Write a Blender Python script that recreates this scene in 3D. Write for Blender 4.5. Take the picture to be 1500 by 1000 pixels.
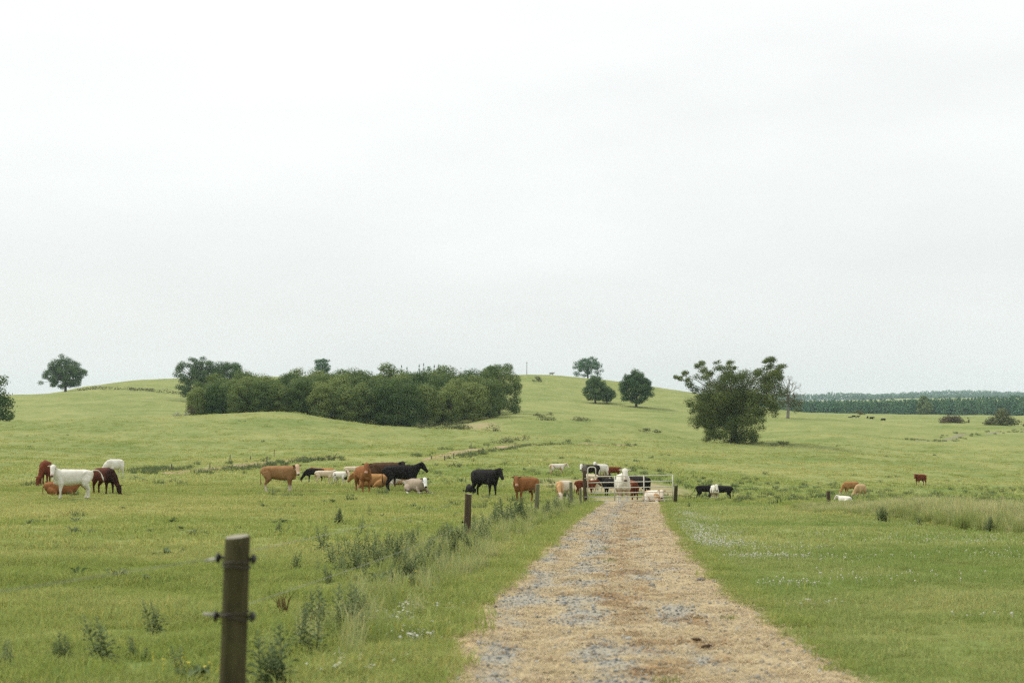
import bpy, math, random
import numpy as np
from mathutils import Vector, Matrix

random.seed(7)
RNG = np.random.default_rng(7)
SC = bpy.context.scene
COL = SC.collection
R = math.radians
for o in list(bpy.data.objects):
    bpy.data.objects.remove(o)

# ------------------------------------------------------------------ camera, sky, sun, exposure
F = 2083.0                       # focal length in photo pixels (50 mm on a 36 mm wide sensor, 1500 px)
EYE = 1.46
PITCH = math.atan(140.0 / F)
cam_d = bpy.data.cameras.new('camera')
cam = bpy.data.objects.new('camera', cam_d)
COL.objects.link(cam)
cam_d.sensor_width = 36.0
cam_d.lens = 50.0
cam_d.clip_start = 0.1
cam_d.clip_end = 12000
cam.location = (0, 0, EYE)
cam.rotation_euler = (math.pi / 2 + PITCH, 0, 0)
cam_d.dof.use_dof = True
cam_d.dof.focus_distance = 60.0
cam_d.dof.aperture_fstop = 2.8
SC.camera = cam

SUN_EL, SUN_AZ = R(48), R(-64)   # azimuth from +Y (away from camera), negative = to the left
W = bpy.data.worlds.new('World')
SC.world = W
W.use_nodes = True
nt = W.node_tree
nt.nodes.clear()
N = nt.nodes.new
wo = N('ShaderNodeOutputWorld')
bg = N('ShaderNodeBackground')
bg.inputs['Strength'].default_value = 0.1
sky = N('ShaderNodeTexSky')
sky.sky_type = 'NISHITA'
sky.sun_disc = False
sky.sun_elevation = SUN_EL
sky.sun_rotation = SUN_AZ
sky.dust_density = 3.0
tc = N('ShaderNodeTexCoord')
sep = N('ShaderNodeSeparateXYZ')
nt.links.new(tc.outputs['Generated'], sep.inputs[0])
mr = N('ShaderNodeMapRange')     # overcast: brightening evenly from the horizon to the zenith
mr.inputs['From Min'].default_value = 0.0
mr.inputs['From Max'].default_value = 1.0
mr.inputs['To Min'].default_value = 5.1
mr.inputs['To Max'].default_value = 9.6
pw = N('ShaderNodeMath')
pw.operation = 'POWER'
pw.inputs[1].default_value = 1.3
pw.use_clamp = True
ab = N('ShaderNodeMath')
ab.operation = 'MAXIMUM'
ab.inputs[1].default_value = 0.0
nt.links.new(sep.outputs['Z'], ab.inputs[0])
nt.links.new(ab.outputs[0], pw.inputs[0])
nt.links.new(pw.outputs[0], mr.inputs['Value'])
mp = N('ShaderNodeMapping')
mp.inputs['Scale'].default_value = (1.0, 1.0, 3.2)
nt.links.new(tc.outputs['Generated'], mp.inputs[0])
cn = N('ShaderNodeTexNoise')
cn.inputs['Scale'].default_value = 3.4
cn.inputs['Detail'].default_value = 6
nt.links.new(mp.outputs[0], cn.inputs['Vector'])
cr = N('ShaderNodeMapRange')
cr.inputs['From Min'].default_value = 0.35
cr.inputs['From Max'].default_value = 0.75
cr.inputs['To Min'].default_value = 0.955
cr.inputs['To Max'].default_value = 1.075
nt.links.new(cn.outputs['Fac'], cr.inputs['Value'])
mu = N('ShaderNodeMath')
mu.operation = 'MULTIPLY'
nt.links.new(mr.outputs[0], mu.inputs[0])
nt.links.new(cr.outputs[0], mu.inputs[1])
tintc = N('ShaderNodeVectorMath')
tintc.operation = 'SCALE'
tintc.inputs[0].default_value = (1.015, 1.022, 0.995)
nt.links.new(mu.outputs[0], tintc.inputs['Scale'])
mx = N('ShaderNodeMix')
mx.data_type = 'RGBA'
mx.inputs['Factor'].default_value = 0.92
nt.links.new(sky.outputs[0], mx.inputs['A'])
nt.links.new(tintc.outputs[0], mx.inputs['B'])
nt.links.new(mx.outputs['Result'], bg.inputs['Color'])
nt.links.new(bg.outputs[0], wo.inputs['Surface'])

sl = bpy.data.lights.new('sun', 'SUN')
sl.energy = 1.5
sl.angle = R(10)
sl.color = (1.0, 0.95, 0.87)
so = bpy.data.objects.new('sun', sl)
COL.objects.link(so)
sd = Vector((math.sin(SUN_AZ) * math.cos(SUN_EL), math.cos(SUN_AZ) * math.cos(SUN_EL), math.sin(SUN_EL)))
so.rotation_euler = sd.to_track_quat('Z', 'Y').to_euler()

SC.view_settings.view_transform = 'Standard'
SC.view_settings.look = 'None'
SC.view_settings.exposure = 0.8
SC.view_settings.gamma = 1.0
SC.view_settings.use_curve_mapping = False
SC.render.engine = 'CYCLES'
SC.cycles.max_bounces = 6
SC.cycles.diffuse_bounces = 3
SC.cycles.transmission_bounces = 4
SC.cycles.transparent_max_bounces = 8
SC.cycles.volume_bounces = 0
SC.cycles.filter_width = 1.4
SC.cycles.use_adaptive_sampling = False
SC.cycles.use_denoising = False
SC.cycles.denoiser = 'OPENIMAGEDENOISE'
SC.cycles.denoising_input_passes = 'RGB_ALBEDO_NORMAL'
SC.cycles.denoising_prefilter = 'ACCURATE'


# ------------------------------------------------------------------ helpers
def tag(o, label=None, cat=None, group=None, kind=None):
    if label: o['label'] = label
    if cat: o['category'] = cat
    if group: o['group'] = group
    if kind: o['kind'] = kind
    return o


def link(o, parent=None):
    COL.objects.link(o)
    if parent is not None:
        o.parent = parent
    return o


def empty(name, loc, rz=0.0):
    o = bpy.data.objects.new(name, None)
    o.empty_display_size = 0.2
    o.location = loc
    o.rotation_euler = (0, 0, rz)
    return link(o)


def mesh_np(name, verts, quads=None, tris=None, mat=None, smooth=False, colors=None, attrs=None):
    verts = np.asarray(verts, dtype=np.float32).reshape(-1, 3)
    q = np.zeros((0, 4), np.int32) if quads is None else np.asarray(quads, np.int32).reshape(-1, 4)
    t = np.zeros((0, 3), np.int32) if tris is None else np.asarray(tris, np.int32).reshape(-1, 3)
    me = bpy.data.meshes.new(name)
    me.vertices.add(len(verts))
    me.vertices.foreach_set('co', verts.ravel())
    nl = q.size + t.size
    me.loops.add(nl)
    me.loops.foreach_set('vertex_index', np.concatenate([q.ravel(), t.ravel()]))
    me.polygons.add(len(q) + len(t))
    starts = np.concatenate([np.arange(len(q)) * 4, q.size + np.arange(len(t)) * 3]).astype(np.int32)
    me.polygons.foreach_set('loop_start', starts)
    if smooth:
        me.polygons.foreach_set('use_smooth', np.ones(len(q) + len(t), bool))
    if colors is not None:
        for k, c in colors.items():
            a = me.attributes.new(k, 'FLOAT_COLOR', 'POINT')
            c = np.asarray(c, np.float32)
            if c.shape[1] == 3:
                c = np.concatenate([c, np.ones((len(c), 1), np.float32)], 1)
            a.data.foreach_set('color', c.ravel())
    if attrs is not None:
        for k, v in attrs.items():
            a = me.attributes.new(k, 'FLOAT', 'POINT')
            a.data.foreach_set('value', np.asarray(v, np.float32))
    me.update(calc_edges=True)
    me.validate()
    if mat is not None:
        me.materials.append(mat)
    return me


def obj(name, me, parent=None, loc=(0, 0, 0)):
    o = bpy.data.objects.new(name, me)
    o.location = loc
    return link(o, parent)


class MB:
    """collects tubes, boxes and loose faces into one mesh"""
    def __init__(self):
        self.v, self.q, self.t, self.n = [], [], [], 0

    def add(self, v, q=None, t=None):
        v = np.asarray(v, float).reshape(-1, 3)
        self.v.append(v)
        if q is not None and len(q): self.q.append(np.asarray(q, int).reshape(-1, 4) + self.n)
        if t is not None and len(t): self.t.append(np.asarray(t, int).reshape(-1, 3) + self.n)
        self.n += len(v)

    def rings(self, rings, segs=12, power=2.0):
        """rings: list of (centre, lateral half vector, up half vector)"""
        a = np.linspace(0, 2 * np.pi, segs, endpoint=False)
        ca, sa = np.cos(a), np.sin(a)
        if power != 2.0:
            ca = np.sign(ca) * np.abs(ca) ** (2 / power)
            sa = np.sign(sa) * np.abs(sa) ** (2 / power)
        vs = []
        for c, l, u in rings:
            vs.append(np.asarray(c)[None] + ca[:, None] * np.asarray(l)[None] + sa[:, None] * np.asarray(u)[None])
        m = len(rings)
        v = np.concatenate(vs + [np.asarray([rings[0][0]]), np.asarray([rings[-1][0]])])
        q = []
        for i in range(m - 1):
            for j in range(segs):
                k = (j + 1) % segs
                q.append((i * segs + j, i * segs + k, (i + 1) * segs + k, (i + 1) * segs + j))
        t = []
        for j in range(segs):
            k = (j + 1) % segs
            t.append((m * segs, k, j))
            t.append((m * segs + 1, (m - 1) * segs + j, (m - 1) * segs + k))
        self.add(v, q, t)

    def tube(self, pts, rad, segs=8, power=2.0, lateral=None):
        pts = [np.asarray(p, float) for p in pts]
        rs = []
        for i, p in enumerate(pts):
            d = pts[min(i + 1, len(pts) - 1)] - pts[max(i - 1, 0)]
            d = d / (np.linalg.norm(d) + 1e-9)
            l = np.asarray(lateral, float) if lateral is not None else np.cross((0, 0, 1), d)
            if np.linalg.norm(l) < 1e-3: l = np.array((0, 1.0, 0))
            l = l - d * np.dot(l, d)
            l /= np.linalg.norm(l)
            u = np.cross(d, l)
            r = rad[i] if hasattr(rad, '__len__') else rad
            rw, rh = r if hasattr(r, '__len__') else (r, r)
            rs.append((p, l * rw, u * rh))
        self.rings(rs, segs, power)

    def box(self, c, h):
        c = np.asarray(c, float)
        v = [c + np.array((sx * h[0], sy * h[1], sz * h[2])) for sx in (-1, 1) for sy in (-1, 1) for sz in (-1, 1)]
        self.add(v, [(0, 1, 3, 2), (4, 6, 7, 5), (0, 4, 5, 1), (2, 3, 7, 6), (0, 2, 6, 4), (1, 5, 7, 3)])

    def mesh(self, name, mat=None, smooth=False, **kw):
        q = np.concatenate(self.q) if self.q else None
        t = np.concatenate(self.t) if self.t else None
        return mesh_np(name, np.concatenate(self.v), q, t, mat, smooth, **kw)


def hash2(ix, iy, seed):
    h = (ix.astype(np.int64) * 374761393 + iy.astype(np.int64) * 668265263 + seed * 974711) & 0xFFFFFFFF
    h = ((h ^ (h >> 13)) * 1274126177) & 0xFFFFFFFF
    h = h ^ (h >> 16)
    return (h & 0xFFFF) / 65535.0


def pnoise(x, y, seed=0):
    x = np.asarray(x, float); y = np.asarray(y, float)
    ix, iy = np.floor(x), np.floor(y)
    fx, fy = x - ix, y - iy
    ux, uy = fx * fx * fx * (fx * (fx * 6 - 15) + 10), fy * fy * fy * (fy * (fy * 6 - 15) + 10)
    def g(ox, oy):
        a = hash2(ix + ox, iy + oy, seed) * 2 * np.pi
        return np.cos(a) * (fx - ox) + np.sin(a) * (fy - oy)
    a = g(0, 0) + (g(1, 0) - g(0, 0)) * ux
    b = g(0, 1) + (g(1, 1) - g(0, 1)) * ux
    return (a + (b - a) * uy) * 1.5


def fbm(x, y, seed=0, octv=4):
    s, a = 0, 1.0
    for k in range(octv):
        s = s + a * pnoise(x * 2 ** k, y * 2 ** k, seed + k * 17)
        a *= 0.5
    return s / 1.6


def sstep(a, b, x):
    t = np.clip((x - a) / (b - a), 0, 1)
    return t * t * (3 - 2 * t)


# ------------------------------------------------------------------ terrain: surveyed slopes over bearing and distance
TD = np.array([2, 5, 10, 20, 30, 45, 61, 80, 100, 140, 180, 220, 250, 290, 350, 430, 500, 580, 680, 900, 1100, 1500, 2000, 3400, 4050, 4300], float)
TP = np.array([-400, 0, 200, 400, 600, 750, 900, 1050, 1200, 1350, 1500, 1900], float)
pl = lambda d: 687 + EYE * F / d
ROWS = [
    [pl(2)] * 12, [pl(5)] * 12, [pl(10)] * 12, [pl(20)] * 12, [pl(30)] * 12,
    [753, 754, 754, 754, 755, 755, 755, 755, 755, 756, 757, 758],
    [733, 734, 734, 735, 736, 737, 737, 738, 740, 742, 743, 745],
    [707, 709, 709, 710, 713, 716, 718, 732, 734, 736, 738, 740],
    [691, 694, 695, 696, 697, 698, 698, 716, 724, 727, 730, 732],
    [672, 675, 677, 680, 679, 677, 676, 690, 704, 711, 715, 718],
    [650, 654, 658, 661, 659, 658, 660, 669, 682, 689, 693, 696],
    [629, 632, 634, 637, 641, 645, 649, 657, 664, 670, 674, 677],
    [618, 619, 611, 608, 625, 632, 637, 648, 649, 656, 660, 663],
    [621, 622, 613, 612, 623, 612, 622, 636, 633, 643, 648, 651],
    [603, 602, 600, 606, 608, 598, 607, 615, 617, 628, 634, 637],
    [582, 581, 577, 588, 588, 579, 591, 601, 610, 618, 622, 626],
    [582, 580, 567, 568, 565, 563, 573, 588, 609.5, 613.5, 617, 620],
    [590, 588, 558, 553, 551, 549.5, 557.5, 583, 607, 610, 613, 616],
    [600, 600, 575, 566, 563, 562, 572, 592, 606, 608.5, 611, 613],
    [612, 612, 608, 606, 606, 606, 606, 606, 606.5, 608, 609.5, 611],
    [612, 612, 610, 608, 608, 608, 608, 608, 608, 609.5, 611, 612],
    [612, 612, 610, 608, 608, 608, 608, 608, 608, 608, 608, 610],
    [605, 605, 602, 600, 600, 600, 598, 598, 598, 594, 592, 594],
    [596, 596, 594, 592, 592, 592, 588, 587, 587, 583, 582, 582],
    [600, 600, 600, 598, 598, 598, 594, 590, 588, 582, 580, 580],
    [601, 601, 601, 599, 599, 599, 595, 591, 589, 583, 581, 581]]
cp, sp = math.cos(PITCH), math.sin(PITCH)


def ray(px, py):
    v = (500 - py) / F
    Y = cp - v * sp
    return (px - 750) / F / Y, (sp + v * cp) / Y


TE = np.array([[ray(p, y)[1] for p, y in zip(TP, r)] for r in ROWS])


def hermite_resample(xs, ys, xq):
    """C1 interpolation of ys (len(xs) x k) at xq with limited slopes"""
    m = np.zeros_like(ys)
    dx = np.diff(xs)[:, None]
    s = np.diff(ys, axis=0) / dx
    m[0], m[-1] = s[0], s[-1]
    w1, w2 = dx[1:], dx[:-1]
    avg = (s[:-1] * w1 + s[1:] * w2) / (w1 + w2)
    lim = 2.0 * np.minimum(np.abs(s[:-1]), np.abs(s[1:]))
    same = (s[:-1] * s[1:]) > 0
    m[1:-1] = np.where(same, np.sign(avg) * np.minimum(np.abs(avg), lim), avg * 0.25)
    i = np.clip(np.searchsorted(xs, xq) - 1, 0, len(xs) - 2)
    h = (xs[i + 1] - xs[i])[:, None]
    t = ((xq - xs[i])[:, None]) / h
    return ((2 * t**3 - 3 * t**2 + 1) * ys[i] + (t**3 - 2 * t**2 + t) * h * m[i]
            + (-2 * t**3 + 3 * t**2) * ys[i + 1] + (t**3 - t**2) * h * m[i + 1])


LQ = np.linspace(math.log(2), math.log(4300), 700)
PQ = np.linspace(-400, 1900, 460)
G = hermite_resample(np.log(TD), TE, LQ)
G = hermite_resample(TP, G.T.copy(), PQ).T

# road edges at distances
RD = np.array([-30, 0, 5, 9.7, 12.5, 15.8, 18.7, 24, 29.5, 41.7, 61, 66])
RL = np.array([-0.40, -0.44, -0.48, -0.50, -0.50, -0.36, -0.09, 0.32, 0.77, 1.82, 3.62, 4.1])
RR = np.array([2.4, 2.4, 2.40, 2.42, 2.46, 2.56, 2.72, 3.08, 3.54, 4.60, 6.50, 6.9])


def road_mask(x, y):
    l, r = np.interp(y, RD, RL), np.interp(y, RD, RR)
    d = np.minimum(x - l, r - x)              # >0 inside
    return np.where(y > 64, -50.0, d)


def height(x, y, under=True):
    x = np.asarray(x, float); y = np.asarray(y, float)
    yy = np.maximum(y, 2.0)
    px = np.clip(750 + F * x / yy, -399.9, 1899.9)
    lu = np.log(np.clip(yy, 2.0, 4299.0))
    fi = (lu - LQ[0]) / (LQ[1] - LQ[0]); ii = np.clip(fi.astype(int), 0, len(LQ) - 2); fi = fi - ii
    fj = (px - PQ[0]) / (PQ[1] - PQ[0]); jj = np.clip(fj.astype(int), 0, len(PQ) - 2); fj = fj - jj
    e = (G[ii, jj] * (1 - fi) * (1 - fj) + G[ii + 1, jj] * fi * (1 - fj) + G[ii, jj + 1] * (1 - fi) * fj + G[ii + 1, jj + 1] * fi * fj)
    z = EYE + e * yy
    z = np.where(y < 20, -0.0226 * y, z)
    z = np.where((y >= 20) & (y < 32), z * (y - 20) / 12 + (-0.0226 * y) * (32 - y) / 12, z)
    rm = road_mask(x, y)
    off = np.clip(-rm - 0.2, 0, None)
    far = sstep(0.5, 4.0, off) * np.where((x > 2) & (y < 60) & (x < np.interp(y, [0, 30, 50, 60], [11, 11, 9.6, 9])), 0.35, 1.0)
    b = 0.10 * pnoise(x / 9, y / 9, 3) + 0.055 * pnoise(x / 2.7, y / 2.7, 5) + 0.02 * pnoise(x / 0.9, y / 0.9, 9)
    b = b + sstep(60, 200, y) * (0.85 * pnoise(x / 30, y / 22, 11) + 0.18 * pnoise(x / 9, y / 7, 12))
    z = z + b * far
    if under:
        z = z - 0.07 * sstep(0.02, 0.25, rm)
    return z


def H(x, y):
    return float(height(np.array([x]), np.array([y]))[0])


def at(px, d):
    """a spot on the ground at bearing px and distance d"""
    x = (px - 750) / F * d
    return Vector((x, d, H(x, d)))


def hit(px, py, dmin=4.0):
    """where the line of sight through a photo pixel meets the ground"""
    u, e = ray(px, py)
    ds = np.exp(np.linspace(math.log(dmin), math.log(3500), 3000))
    g = (height(u * ds, ds, False) - EYE) / ds
    k = np.argmax(g >= e)
    if g[k] < e: k = int(np.argmax(g))
    d = ds[k]
    return Vector((u * d, d, H(u * d, d)))


# ------------------------------------------------------------------ materials
def new_mat(name):
    m = bpy.data.materials.new(name)
    m.use_nodes = True
    t = m.node_tree
    t.nodes.clear()
    out = t.nodes.new('ShaderNodeOutputMaterial')
    return m, t, out


class NB:
    """small node builder"""
    def __init__(self, t):
        self.t = t

    def n(self, kind, **kw):
        x = self.t.nodes.new(kind)
        for k, v in kw.items():
            setattr(x, k, v)
        return x

    def l(self, a, b):
        self.t.links.new(a, b)

    def noise(self, scale, detail=4, vec=None, rough=0.55, dist=0.0):
        x = self.n('ShaderNodeTexNoise')
        x.inputs['Scale'].default_value = scale
        x.inputs['Detail'].default_value = detail
        x.inputs['Roughness'].default_value = rough
        x.inputs['Distortion'].default_value = dist
        if vec is not None: self.l(vec, x.inputs['Vector'])
        return x.outputs['Fac']

    def ramp(self, fac, a, b, lo=0.0, hi=1.0):
        x = self.n('ShaderNodeMapRange')
        x.inputs['From Min'].default_value = a
        x.inputs['From Max'].default_value = b
        x.inputs['To Min'].default_value = lo
        x.inputs['To Max'].default_value = hi
        self.l(fac, x.inputs['Value'])
        return x.outputs[0]

    def mix(self, fac, a, b, blend='MIX'):
        x = self.n('ShaderNodeMix', data_type='RGBA', blend_type=blend)
        for sock, v in (('Factor', fac), ('A', a), ('B', b)):
            s = x.inputs[sock]
            if hasattr(v, 'is_output'): self.l(v, s)
            elif isinstance(v, (int, float)): s.default_value = v if sock == 'Factor' else (v, v, v, 1)
            else: s.default_value = (*v, 1)
        return x.outputs['Result']

    def math(self, op, a, b=None):
        x = self.n('ShaderNodeMath', operation=op)
        if op == 'MULTIPLY_ADD': x.inputs[2].default_value = -0.06
        for i, v in enumerate((a, b)):
            if v is None: continue
            if hasattr(v, 'is_output'): self.l(v, x.inputs[i])
            else: x.inputs[i].default_value = v
        return x.outputs[0]

    def attr(self, name, typ='GEOMETRY'):
        x = self.n('ShaderNodeAttribute', attribute_name=name, attribute_type=typ)
        return x

    def bump(self, h, strength=0.5, dist=0.02):
        x = self.n('ShaderNodeBump')
        x.inputs['Strength'].default_value = strength
        x.inputs['Distance'].default_value = dist
        self.l(h, x.inputs['Height'])
        return x.outputs[0]

    def bsdf(self, color, rough=0.9, spec=0.2, normal=None):
        x = self.n('ShaderNodeBsdfPrincipled')
        if hasattr(color, 'is_output'): self.l(color, x.inputs['Base Color'])
        else: x.inputs['Base Color'].default_value = (*color, 1)
        x.inputs['Roughness'].default_value = rough
        x.inputs['Specular IOR Level'].default_value = spec
        if normal is not None: self.l(normal, x.inputs['Normal'])
        return x.outputs[0]


LUSH = (0.136, 0.184, 0.048)
DRY = (0.262, 0.270, 0.095)
SOIL = (0.26, 0.20, 0.115)


def ground_material():
    m, t, out = new_mat('pasture_turf')
    b = NB(t)
    geo = b.n('ShaderNodeNewGeometry')
    pos = geo.outputs['Position']
    dry = b.attr('dry').outputs['Fac']  # real dry patches plus the painted fold shading
    soil = b.attr('soil').outputs['Fac']
    n1 = b.noise(0.9, 6, pos, 0.65)
    n2 = b.noise(7.0, 5, pos, 0.7)
    n3 = b.noise(0.16, 5, pos, 0.6)
    f = b.math('ADD', dry, b.ramp(n1, 0.3, 0.7, -0.35, 0.35))
    f = b.math('ADD', f, b.ramp(n3, 0.35, 0.65, -0.22, 0.22))
    c = b.mix(b.ramp(f, 0, 1), LUSH, DRY)
    tus = b.ramp(b.noise(0.42, 6, pos, 0.72, 0.6), 0.60, 0.70)
    c = b.mix(b.math('MULTIPLY', tus, 0.42), c, (0.115, 0.135, 0.04))
    c = b.mix(b.ramp(n2, 0.3, 0.75, 0.0, 0.35), c, (0.10, 0.125, 0.03))
    sf = b.ramp(b.math('ADD', soil, b.ramp(n1, 0.3, 0.7, -0.25, 0.25)), 0.25, 0.75)
    sc = b.mix(n2, SOIL, (0.36, 0.29, 0.17))
    c = b.mix(b.math('MULTIPLY', sf, 0.8), c, sc)
    hgt = b.math('ADD', b.math('MULTIPLY', n2, 0.35), n1)
    b.l(b.bsdf(c, 0.95, 0.1, b.bump(hgt, 0.55, 0.18)), out.inputs['Surface'])
    return m


def blade_material(name, lush, dry, transl=0.3):
    m, t, out = new_mat(name)
    b = NB(t)
    tint = b.attr('tint', 'INSTANCER').outputs['Fac']
    v = b.attr('shade')
    c = b.mix(b.ramp(tint, 0, 1), lush, dry)
    c = b.mix(1.0, c, v.outputs['Color'], 'MULTIPLY')
    d = b.bsdf(c, 0.75, 0.15)
    tr = b.n('ShaderNodeBsdfTranslucent')
    b.l(c, tr.inputs['Color'])
    ms = b.n('ShaderNodeMixShader')
    ms.inputs[0].default_value = transl
    b.l(d, ms.inputs[1]); b.l(tr.outputs[0], ms.inputs[2])
    b.l(ms.outputs[0], out.inputs['Surface'])
    return m


def leaf_material(name, a, bcol, transl=0.16):
    m, t, out = new_mat(name)
    b = NB(t)
    v = b.attr('tint')
    oi = b.n('ShaderNodeObjectInfo')
    f = b.math('ADD', b.math('MULTIPLY', v.outputs['Fac'], 0.62), b.math('MULTIPLY_ADD', oi.outputs['Random'], 0.62))
    c = b.mix(b.ramp(f, 0, 1), a, bcol)
    d = b.bsdf(c, 0.8, 0.06)
    tr = b.n('ShaderNodeBsdfTranslucent')
    b.l(c, tr.inputs['Color'])
    ms = b.n('ShaderNodeMixShader')
    ms.inputs[0].default_value = transl
    b.l(d, ms.inputs[1]); b.l(tr.outputs[0], ms.inputs[2])
    b.l(ms.outputs[0], out.inputs['Surface'])
    return m


def plain_noise_material(name, a, bcol, scale=8, rough=0.85, spec=0.2, bump=0.3, bdist=0.01, stretch=(1, 1, 1), detail=5):
    m, t, out = new_mat(name)
    b = NB(t)
    tcn = b.n('ShaderNodeTexCoord')
    mpn = b.n('ShaderNodeMapping')
    mpn.inputs['Scale'].default_value = stretch
    b.l(tcn.outputs['Object'], mpn.inputs[0])
    n = b.noise(scale, detail, mpn.outputs[0], 0.65)
    c = b.mix(b.ramp(n, 0.3, 0.7), a, bcol)
    b.l(b.bsdf(c, rough, spec, b.bump(n, bump, bdist)), out.inputs['Surface'])
    return m


M_GROUND = ground_material()
M_BLADE = blade_material('grass_blades', (0.262, 0.328, 0.080), (0.475, 0.468, 0.180), .4)
M_LAWN = blade_material('lawn_blades', (0.245, 0.325, 0.088), (0.430, 0.440, 0.175), .4)
M_TALL = blade_material('tall_grass_blades', (0.25, 0.31, 0.085), (0.47, 0.47, 0.24), .4)
M_WEED = blade_material('weed_leaves', (0.085, 0.130, 0.050), (0.18, 0.215, 0.095))
M_BARK = plain_noise_material('bark', (0.06, 0.05, 0.037), (0.13, 0.11, 0.085), 3, 0.95, 0.1, 0.6, 0.05, (1, 1, 0.25))
M_DEADBARK = plain_noise_material('dead_bark', (0.16, 0.145, 0.125), (0.26, 0.24, 0.21), 3, 0.95, 0.1, 0.6, 0.05, (1, 1, 0.25))
M_LEAF_WOOD = leaf_material('leaves_wood', (0.033, 0.078, 0.025), (0.235, 0.280, 0.088))
M_LEAF_OAK = leaf_material('leaves_oak', (0.040, 0.072, 0.020), (0.190, 0.215, 0.060))
M_LEAF_DARK = leaf_material('leaves_dark', (0.032, 0.078, 0.032), (0.130, 0.185, 0.070))
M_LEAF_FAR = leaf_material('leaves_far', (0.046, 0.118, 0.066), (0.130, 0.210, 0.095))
M_LEAF_BUSH = leaf_material('leaves_bush', (0.080, 0.096, 0.042), (0.18, 0.185, 0.085))
M_LEAF_BROWN = leaf_material('leaves_brown', (0.07, 0.06, 0.035), (0.14, 0.12, 0.07))
M_LEAF_SPARSE = leaf_material('leaves_sparse', (0.075, 0.082, 0.03), (0.15, 0.15, 0.055))
M_BLOSSOM = leaf_material('blossom', (0.14, 0.15, 0.08), (0.42, 0.40, 0.32))

# ------------------------------------------------------------------ ground sheet
def in_lawn(x, y):
    """mown strip right of the track"""
    edge = np.interp(y, [0, 20, 31, 38, 50, 56, 64], [11.5, 11.4, 11.2, 10.6, 9.4, 10.4, 11.4])
    return (road_mask(x, y) < 0) & (x > 1.2) & (y < 63) & (x < edge)


ys = [-16 + 1.5 * k for k in range(12)]
y = 2.6
while y < 4250:
    ys.append(y)
    y *= 1.0135
ys = np.array(ys)
inner = np.linspace(-0.44, 0.44, 231)
outer = np.linspace(0.47, 0.85, 16)
us = np.concatenate([-outer[::-1], inner, outer])
Xg = us[None, :] * np.maximum(ys, 13.0)[:, None]
Yg = np.repeat(ys[:, None], len(us), 1)
Zg = height(Xg, Yg)
nr, nc = Xg.shape
idx = np.arange(nr * nc).reshape(nr, nc)
quads = np.stack([idx[:-1, :-1], idx[:-1, 1:], idx[1:, 1:], idx[1:, :-1]], -1).reshape(-1, 4)


def dryness_fold_shade(x, y):
    d = 0.45 + 0.6 * fbm(x / 16, y / 11, 21, 3) + 0.25 * pnoise(x / 3.1, y / 3.1, 25)
    d = d + np.where(in_lawn(x, y), -0.16 + 0.55 * np.clip(fbm(x / 4, y / 2.4, 31, 3), -0.7, 1), 0)
    d = d + 0.12 * sstep(120, 350, y) + 0.45 * fbm(x / 55, y / 20, 23, 3)  # last term paints wide light and dark bands, imitating shading along hill folds
    # wet rushy hollow right of the gate reads greener
    d = d - 0.35 * np.exp(-(((x - 25) / 30) ** 2 + ((y - 95) / 28) ** 2))
    return np.clip(d, 0, 1)


def soilness(x, y):
    s = np.exp(-(((x - 6.5) / 5.5) ** 2 + ((y - 86) / 13) ** 2)) * 0.95          # trodden earth behind the gate
    s = s + 0.9 * np.exp(-(((x - 4.9) / 1.7) ** 2 + ((y - 65) / 4) ** 2))
    p = hit(1410, 840)
    s = s + 0.45 * np.exp(-(((x - 9.5) / 1.6) ** 2 + ((y - 19.9) / 0.22) ** 2))
    p = hit(700, 622)
    s = s + 0.65 * np.exp(-(((x - p.x) / 5) ** 2 + ((y - p.y) / 16) ** 2))
    s = s + 0.42 * np.exp(-((np.clip(-road_mask(x, y), 0, 9) / 0.2) ** 2)) * (y < 64)
    return np.clip(s, 0, 1)


gme = mesh_np('ground', np.stack([Xg, Yg, Zg], -1), quads, None, M_GROUND, True,
              attrs={'dry': dryness_fold_shade(Xg, Yg).ravel(), 'soil': soilness(Xg, Yg).ravel()})
ground = tag(obj('ground', gme), kind='structure')


# ------------------------------------------------------------------ gravel track
def track_masks(x, y, t):
    """gravel, brown litter over the track; t = 0..1 across"""
    rut = 0.85 * np.exp(-((t - 0.13) / 0.07) ** 2) + np.exp(-((t - 0.37) / 0.13) ** 2) + 0.6 * np.exp(-((t - 0.68) / 0.1) ** 2)
    n = fbm(x / 0.7, y / 1.5, 41, 4)
    g = sstep(0.05, 0.75, 0.66 * rut + 0.95 * n - 0.10 - 0.7 * sstep(0.84, 0.97, t) - 0.5 * sstep(0.10, 0.02, t))
    br = sstep(0.15, 0.7, 0.55 * np.exp(-((t - 0.54) / 0.16) ** 2) + 1.15 * fbm(x / 0.5, y / 0.9, 57, 4) - 0.10) * 0.95
    br = br * (1 - 0.6 * sstep(0.8, 0.95, t))
    return g, br


ry = [-16.0]
while ry[-1] < 64.5:
    ry.append(ry[-1] + (0.06 if ry[-1] > 5 and ry[-1] < 25 else 0.12))
ry = np.array(ry)
rt = np.linspace(-0.035, 1.035, 45)
rl, rr = np.interp(ry, RD, RL), np.interp(ry, RD, RR)
wob = 0.07 * pnoise(ry / 1.3, ry * 0, 61) + 0.05 * pnoise(ry / 0.45, ry * 0, 62)
wob2 = 0.07 * pnoise(ry / 1.3, ry * 0 + 9, 63) + 0.05 * pnoise(ry / 0.45, ry * 0 + 9, 64)
rl, rr = rl + wob, rr + wob2
RXg = rl[:, None] + rt[None, :] * (rr - rl)[:, None]
RYg = np.repeat(ry[:, None], len(rt), 1)
RTg = np.repeat(rt[None, :], len(ry), 0)
edge = np.minimum(RTg, 1 - RTg)


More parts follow.
